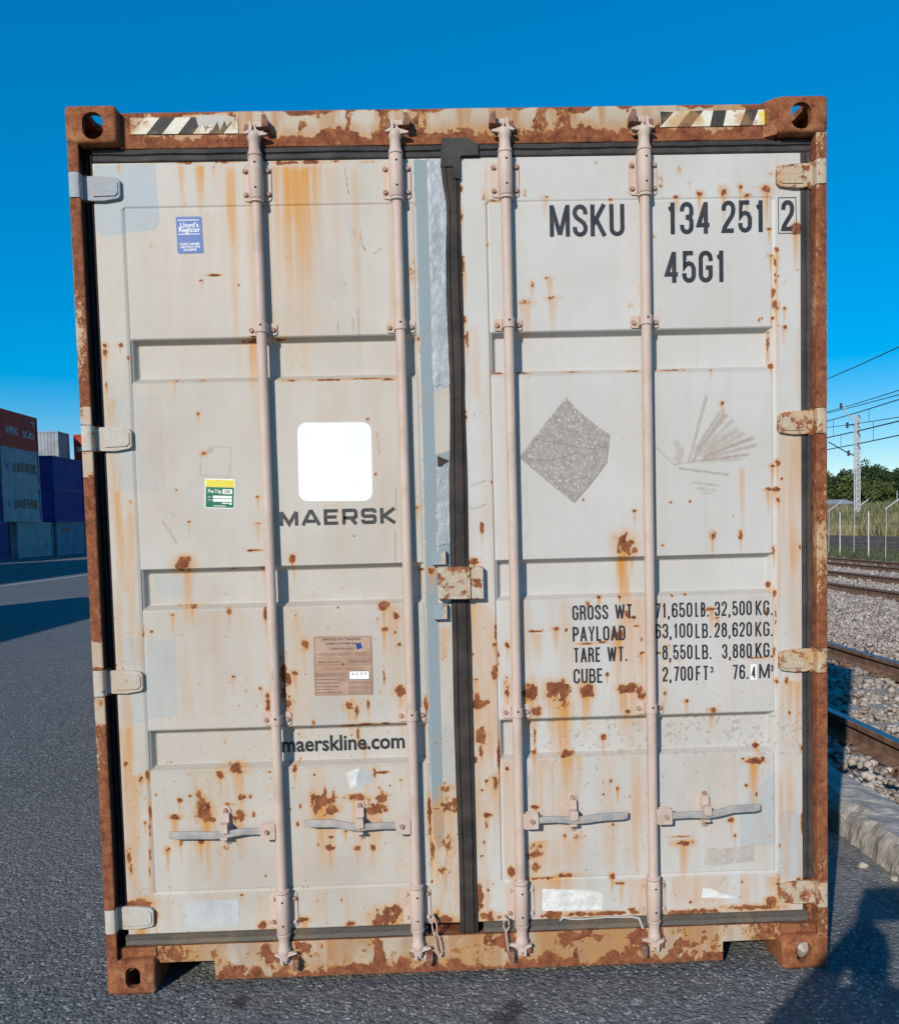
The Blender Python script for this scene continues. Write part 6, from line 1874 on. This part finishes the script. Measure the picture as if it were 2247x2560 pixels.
# lattice mast and overhead wires
ms = empty('catenary_mast', (23.55, 45.0, 0.6)); tag(ms, 'pale lattice mast carrying the overhead wires', 'mast')
H = 6.45
for dx, dy in ((-0.10, -0.10), (0.10, -0.10), (-0.10, 0.10), (0.10, 0.10)):
    MB().box(dx - 0.025, dx + 0.025, dy - 0.025, dy + 0.025, 0, H).build('mast_leg', M['galv'], ms)
m = MB()
for k in range(21):
    z = 0.2 + k * 0.29
    for yy in (-0.10, 0.10): m.tube([(-0.10, yy, z), (0.10, yy, z + 0.29)] if k % 2 else [(0.10, yy, z), (-0.10, yy, z + 0.29)], 0.014, 4)
m.build('lattice', M['galv'], ms)
O = Vector((23.55, 45.0, 0.6))
arm = [(23.367, 45, 6.811), (23.145, 45, 6.859), (22.836, 45, 7.516), (22.637, 45, 7.564)]
m = MB().tube([Vector(p) - O for p in arm], 0.035, 6); m.build('raised_arm', M['galv'], ms)
for a, b_, rr_ in (((23.367, 45, 4.855), (23.034, 45, 4.994), 0.035), ((23.034, 45, 4.994), (21.972, 45, 5.606), 0.03), ((23.389, 45, 6.507), (22.902, 45, 6.496), 0.035)):
    MB().tube([Vector(a) - O, Vector(b_) - O], rr_, 6).build('bracket_arm', M['wire'], ms)
for p in ((23.078, 45, 4.971), (23.013, 45, 6.494), (22.659, 45, 7.542)):
    MB().lathe([(0.02, -0.16), (0.09, -0.12), (0.05, -0.06), (0.09, 0.0), (0.05, 0.06), (0.09, 0.12), (0.02, 0.16)], Vector(p) - O, 'z', 8).build('insulator', M['wire'], ms)
WI = [(10.545, 8.885, 0.028, 'topmost overhead wire, highest above the mast'), (8.42, 6.975, 0.022, 'upper of the two wires leaving the raised arm'), (8.366, 6.758, 0.022, 'lower of the two wires leaving the raised arm'),
      (7.807, 6.591, 0.028, 'overhead wire crossing just at the mast top'), (7.461, 5.74, 0.020, 'thin overhead wire just below the mast top'), (6.74, 5.639, 0.034, 'thick overhead contact wire across the middle of the mast'),
      (5.965, 5.02, 0.030, 'lowest overhead contact wire')]
for za, zb, rw, lb in WI:
    A_, B_ = Vector((26.5, 56, za)), Vector((20.65, 34, zb)); d = B_ - A_
    o = MB().tube([A_ - d * 1.2, A_, A_ + d * 0.5 - Vector((0, 0, 0.03)), B_, B_ + d * 0.9], rw, 5).build('overhead_wire', M['wire'])
    tag(o, lb, 'wire', 'overhead wires')
for t_, k0, k1 in ((0.20, 3, 5), (0.30, 5, 6), (0.62, 3, 4), (0.66, 4, 6)):
    za, zb = [WI[k][0] + (WI[k][1] - WI[k][0]) * t_ for k in (k0, k1)]
    x, y = 26.5 - 5.85 * t_, 56 - 22 * t_
    o = MB().tube([(x, y, za), (x, y, zb)], 0.014, 4).build('dropper_wire', M['wire'])
    tag(o, 'thin vertical dropper joining two overhead wires', 'wire', 'dropper wires')

# ================================================================== CONTAINER YARD ON THE LEFT
def m_box(name, c, d=0.7):
    t = NT(name); p = t.pos()
    n = t.noise(p, 1.2, 4, 0.6); v = t.noise(t.scale(p, (6, 6, 0.5)), 1.0, 4, 0.65)
    col = t.mix(t.step(n, 0.3, 0.7), tuple(x * d for x in c), c)
    col = t.mix(t.step(v, 0.55, 0.75, 0, 0.45), col, tuple(x * 0.4 + 0.01 for x in c))
    return t.out(col, 0.6, spec=0.3)


CM = {'red': m_box('faded_red_box', (0.50, 0.045, 0.028)), 'grey': m_box('pale_grey_box', (0.30, 0.36, 0.40)), 'white': m_box('dirty_white_box', (0.32, 0.37, 0.39)),
      'navy': m_box('navy_box', (0.020, 0.045, 0.20)), 'blue': m_box('deep_blue_box', (0.018, 0.030, 0.22)), 'black': m_box('black_green_box', (0.022, 0.03, 0.028)),
      'sky': m_box('pale_blue_box', (0.15, 0.26, 0.34)), 'bright': m_box('bright_red_box', (0.50, 0.045, 0.03)), 'steel': m_box('steel_grey_box', (0.30, 0.32, 0.34))}


def yard_box(x, y, z, L, colour, label, h=2.59, along='y', texts=(), group='containers stacked in the yard', wname='stacked_container'):
    """x, y: the corner nearest the camera of the face seen (+x face for along = y); built in local axes, length along local +y, width towards -x"""
    root = empty(wname, (x, y, z)); tag(root, label, 'container', group)
    if along == 'x': root.rotation_euler.z = math.pi / 2
    w, m = 2.438, CM[colour]
    pr = corrugated(int(L / 0.28), 0.28, 0.036, L - 0.25)
    for xo, s in ((-0.03, -1), (-w + 0.03, 1)):
        b = MB()
        V = [(xo + s * d, 0.12 + u * (L - 0.24) / pr[-1][0], zz) for u, d in pr for zz in (0.16, h - 0.12)]
        b.add(V, [(2 * i, 2 * i + 2, 2 * i + 3, 2 * i + 1) if s < 0 else (2 * i, 2 * i + 1, 2 * i + 3, 2 * i + 2) for i in range(len(pr) - 1)])
        b.build('side_wall', m, root)
    for yo, s in ((0.05, 1), (L - 0.05, -1)):
        e = MB()
        pe = corrugated(8, 0.28, 0.036, 2.2)
        V = [(-0.12 - u * 2.2 / pe[-1][0], yo + s * d, zz) for u, d in pe for zz in (0.16, h - 0.12)]
        e.add(V, [(2 * i, 2 * i + 1, 2 * i + 3, 2 * i + 2) if s < 0 else (2 * i, 2 * i + 2, 2 * i + 3, 2 * i + 1) for i in range(len(pe) - 1)])
        e.build('end_wall', m, root)
    MB().box(-w + 0.06, -0.06, 0.06, L - 0.06, h - 0.05, h - 0.03).build('roof', m, root)
    f = MB()
    for xx in (-0.12, -w):
        for yy in (0, L - 0.12): f.box(xx, xx + 0.12, yy, yy + 0.12, 0.118, h - 0.118)
    for zz in (0.03, h - 0.118):
        f.box(-0.10, -0.004, 0.17, L - 0.17, zz, zz + 0.12); f.box(-w + 0.004, -w + 0.10, 0.17, L - 0.17, zz, zz + 0.12)
        f.box(-w + 0.17, -0.17, 0.01, 0.10, zz, zz + 0.12); f.box(-w + 0.17, -0.17, L - 0.10, L - 0.01, zz, zz + 0.12)
    f.build('frame', m, root)
    for xx in (-0.162, -w):
        for yy in (0, L - 0.178):
            for zz in (0, h - 0.118): MB().box(xx - 0.001, xx + 0.163, yy, yy + 0.178, zz, zz + 0.118).build('corner_casting', m, root)
    for kind, s, u0, u1, v0, v1, mat in texts:
        xs = 0.012
        if kind == 'co':
            o = square_text(u0, u1, v0, v1 - v0, 0, root, mat, ycb=lambda a, b_, c_: (xs - b_ * 0.1, a, c_))
        elif kind == 'star':
            cy, cz, R1 = (u0 + u1) / 2, (v0 + v1) / 2, (v1 - v0) / 2
            pol = [(cy + (R1 if i % 2 == 0 else R1 * 0.42) * math.sin(math.pi * i / 7), cz + (R1 if i % 2 == 0 else R1 * 0.42) * math.cos(math.pi * i / 7)) for i in range(14)]
            MB().add([(xs, cy, cz)] + [(xs, a, c_) for a, c_ in pol], [(0, 1 + (i + 1) % 14, 1 + i) for i in range(14)]).build('emblem', mat, root)
        elif kind == 'bar':
            MB().box(xs - 0.004, xs, u0, u1, v0, v1).build('faded_marking', mat, root)
        else:
            me, co = font_mesh(s, 1.0, 0.02)
            x0_, x1_, h1 = co[:, 0].min(), co[:, 0].max(), co[:, 1].max()
            yy = u0 + (co[:, 0] - x0_) / (x1_ - x0_) * (u1 - u0); z2 = v0 + co[:, 1] / h1 * (v1 - v0)
            cc = np.stack([np.full(len(co), xs), yy, z2], -1) if kind == 'side' else np.stack([-yy, np.full(len(co), -0.012), z2], -1)
            if kind == 'end': cc[:, 0] = -2.438 + yy
            me.vertices.foreach_set('co', cc.astype(np.float32).ravel()); me.update(); me.materials.clear(); me.materials.append(mat)
            link('lettering', me, None, root)
    return root


FADE = m_simple('faded_white_print', (0.40, 0.36, 0.34), (0.55, 0.5, 0.48), 2, 0.7)
XA, HB = -29.73, 2.66
co = lambda a, b_: [('co', '', 1.75, 5.55, 1.0, 1.72, M['print']), ('star', '', 0.62, 1.45, 0.98, 1.72, CM['sky'])]
yard_box(XA - 0.15, 62.2, 0, 6.06, 'white', 'dirty white corrugated container on the ground at the foot of the stack', HB)
yard_box(XA, 60.0, HB, 6.06, 'grey', 'pale grey container with star emblem and company name, lower of two alike', HB, texts=co(0, 0))
yard_box(XA, 60.0, 2 * HB, 6.06, 'grey', 'pale grey container with star emblem and company name, directly under the red one', HB, texts=co(0, 0))
yard_box(XA, 60.0, 3 * HB, 6.06, 'red', 'faded red container on top of the stack with white lettering', HB,
         texts=[('side', 'HAMBURG', 0.8, 2.7, 1.0, 1.55, FADE), ('side', 'S\u00dcD', 3.5, 5.4, 0.95, 1.5, FADE), ('bar', '', 4.8, 5.6, 2.15, 2.25, FADE), ('bar', '', 5.1, 5.5, 1.95, 2.05, FADE)])
XB = -29.6
yard_box(XB - 0.1, 68.6, 0, 6.06, 'sky', 'pale blue container on the ground with small dark lettering', HB, texts=[('bar', '', 0.75, 2.7, 1.95, 2.2, M['print_worn']), ('bar', '', 0.3, 0.55, 1.9, 2.3, FADE)])
yard_box(XB, 68.3, HB, 6.06, 'blue', 'deep blue container above the pale blue one', HB)
yard_box(XB, 68.3, 2 * HB, 6.06, 'blue', 'deep blue container topping the second stack', HB)
for k in range(2): yard_box(XA - 0.1, 54.9, k * HB, 6.06, 'navy', ('navy container on the ground in front of the white one', 'navy container resting on another navy one on the ground')[k], HB)
for k in range(2, 4): yard_box(XA - 0.1, 53.85, k * HB, 6.06, 'black', ('black container above the navy pair', 'black container topping the navy pair')[k - 2], HB)
for k in range(3): yard_box(-29.1, 77.6, k * HB, 6.06, 'steel', ('steel grey container at the bottom of the rear stack behind the blue ones', 'steel grey container in the middle of the rear stack behind the blue ones', 'steel grey container right under the bright red one')[k], HB)
yard_box(-29.1, 77.6, 3 * HB, 6.06, 'bright', 'bright red sunlit container topping the rear stack', HB, texts=[('end', 'DE', 0.28, 0.70, 1.15, 1.5, M['white'])])
for k in range(4): yard_box(-31.72, 77.14, k * HB, 12.19, 'steel', ('steel grey long container in the rear row under the others', 'steel grey long container, second in the rear row', 'steel grey long container, third in the rear row', 'sunlit steel grey long container showing its ribs above the stacks')[k], HB, along='x')
# stacks outside the picture on the left whose shadows lie on the yard
for k in range(2): yard_box(-11.45, -2.8, k * 2.59, 12.19, 'navy', ('navy long container on the ground beside the yard lane', 'navy long container lying on another beside the yard lane')[k], group='containers beside the yard lane')
for j in range(4):
    for k in range(4): yard_box(-24.6, -4.4 + j * 12.6, k * HB, 12.19, ('steel', 'navy', 'red', 'grey')[(j + k) % 4], 'long container in the high row along the yard lane', HB, group='high row along the yard lane')

for xx in (-35.2, -37.8):
    for k in range(4): yard_box(xx, 33.4, k * HB, 12.19, ('steel', 'navy')[k % 2], 'long container in the block behind the high row', HB, group='block behind the high row')

# ================================================================== THE PHOTOGRAPHER, whose shadow falls across the asphalt
def person():
    J = {}
    def a(n, co, r): J[n] = (Vector(co), r)
    cx, cy = -0.26, -3.22
    a('pelvis', (cx, cy, 0.98), (0.20, 0.14)); a('waist', (cx, cy, 1.14), (0.20, 0.14)); a('chest', (cx, cy + 0.01, 1.36), (0.20, 0.14)); a('collar', (cx, cy, 1.52), (0.11, 0.09))
    a('neck', (cx, cy + 0.02, 1.585), (0.058, 0.058)); a('jaw', (cx, cy + 0.05, 1.655), (0.072, 0.085)); a('skull', (cx, cy + 0.035, 1.745), (0.082, 0.098)); a('crown', (cx, cy + 0.03, 1.82), (0.058, 0.07))
    E_ = [('pelvis', 'waist'), ('waist', 'chest'), ('chest', 'collar'), ('collar', 'neck'), ('neck', 'jaw'), ('jaw', 'skull'), ('skull', 'crown')]
    for s, n in ((-1, 'l'), (1, 'r')):
        a('sh' + n, (cx + s * 0.19, cy, 1.51), (0.085, 0.085)); a('el' + n, (cx + (-0.235 if s < 0 else 0.25), cy + 0.12, 1.38), (0.075, 0.075))
        a('wr' + n, (-0.185 if s < 0 else 0.045, -2.985, 1.72), (0.034, 0.028)); a('pa' + n, (-0.170 if s < 0 else 0.030, -2.965, 1.775), (0.036, 0.018))
        E_ += [('collar', 'sh' + n), ('sh' + n, 'el' + n), ('el' + n, 'wr' + n), ('wr' + n, 'pa' + n)]
        for k in range(5):
            b0 = Vector((-0.168 if s < 0 else 0.028, -2.958, 1.735 + 0.022 * k)) if k else Vector((-0.160 if s < 0 else 0.02, -2.97, 1.735))
            L_ = (0.05, 0.062, 0.07, 0.066, 0.05)[k]
            a(f'f{n}{k}a', b0 + Vector((0, 0.006, 0)), (0.009, 0.009)); a(f'f{n}{k}b', b0 + Vector((-s * L_ * 0.55, 0.030, 0.004)), (0.0085, 0.0085)); a(f'f{n}{k}c', b0 + Vector((-s * L_, 0.022, 0.006)), (0.007, 0.007))
            E_ += [('pa' + n, f'f{n}{k}a'), (f'f{n}{k}a', f'f{n}{k}b'), (f'f{n}{k}b', f'f{n}{k}c')]
        a('hip' + n, (cx + s * 0.10, cy, 0.93), (0.10, 0.105)); a('kn' + n, (cx + s * 0.13, cy + 0.03, 0.52), (0.065, 0.068)); a('an' + n, (cx + s * 0.15, cy - 0.02, 0.10), (0.042, 0.048)); a('ft' + n, (cx + s * 0.17, cy + 0.09, 0.045), (0.045, 0.036)); a('to' + n, (cx + s * 0.18, cy + 0.19, 0.034), (0.042, 0.026))
        E_ += [('pelvis', 'hip' + n), ('hip' + n, 'kn' + n), ('kn' + n, 'an' + n), ('an' + n, 'ft' + n), ('ft' + n, 'to' + n)]
    names = list(J); idx = {n: i for i, n in enumerate(names)}
    me = bpy.data.meshes.new('person')
    me.from_pydata([tuple(J[n][0]) for n in names], [(idx[p], idx[q]) for p, q in E_], [])
    t = NT('work_clothes'); p = t.pos(); xyz = t.n('ShaderNodeSeparateXYZ'); t.l(p, xyz.inputs[0]); z = xyz.outputs[2]
    c = t.mix(t.step(z, 0.97, 0.985), (0.03, 0.035, 0.05), (0.10, 0.14, 0.20)); c = t.mix(t.step(z, 1.565, 1.58), c, (0.45, 0.28, 0.20)); c = t.mix(t.step(z, 1.775, 1.79), c, (0.05, 0.035, 0.025)); c = t.mix(t.step(z, 0.06, 0.07), (0.03, 0.025, 0.02), c)
    t.out(c, 0.8)
    o = link('person', me, t.m)
    sk = o.modifiers.new('skin', 'SKIN')
    sk.use_smooth_shade = True
    for i, n in enumerate(names):
        sv = me.skin_vertices[0].data[i]; sv.radius = J[n][1]; sv.use_root = (n == 'pelvis')
    sb = o.modifiers.new('sub', 'SUBSURF'); sb.levels = 1; sb.render_levels = 1
    tag(o, 'person in dark trousers and blue jacket raising a tablet with both hands', 'person')
    tb = MB().box(-0.165, 0.028, -2.952, -2.944, 1.70, 1.865).build('tablet', M['print'], None, bevel=0.003)
    tag(tb, 'black tablet held up by the photographer', 'tablet')


person()
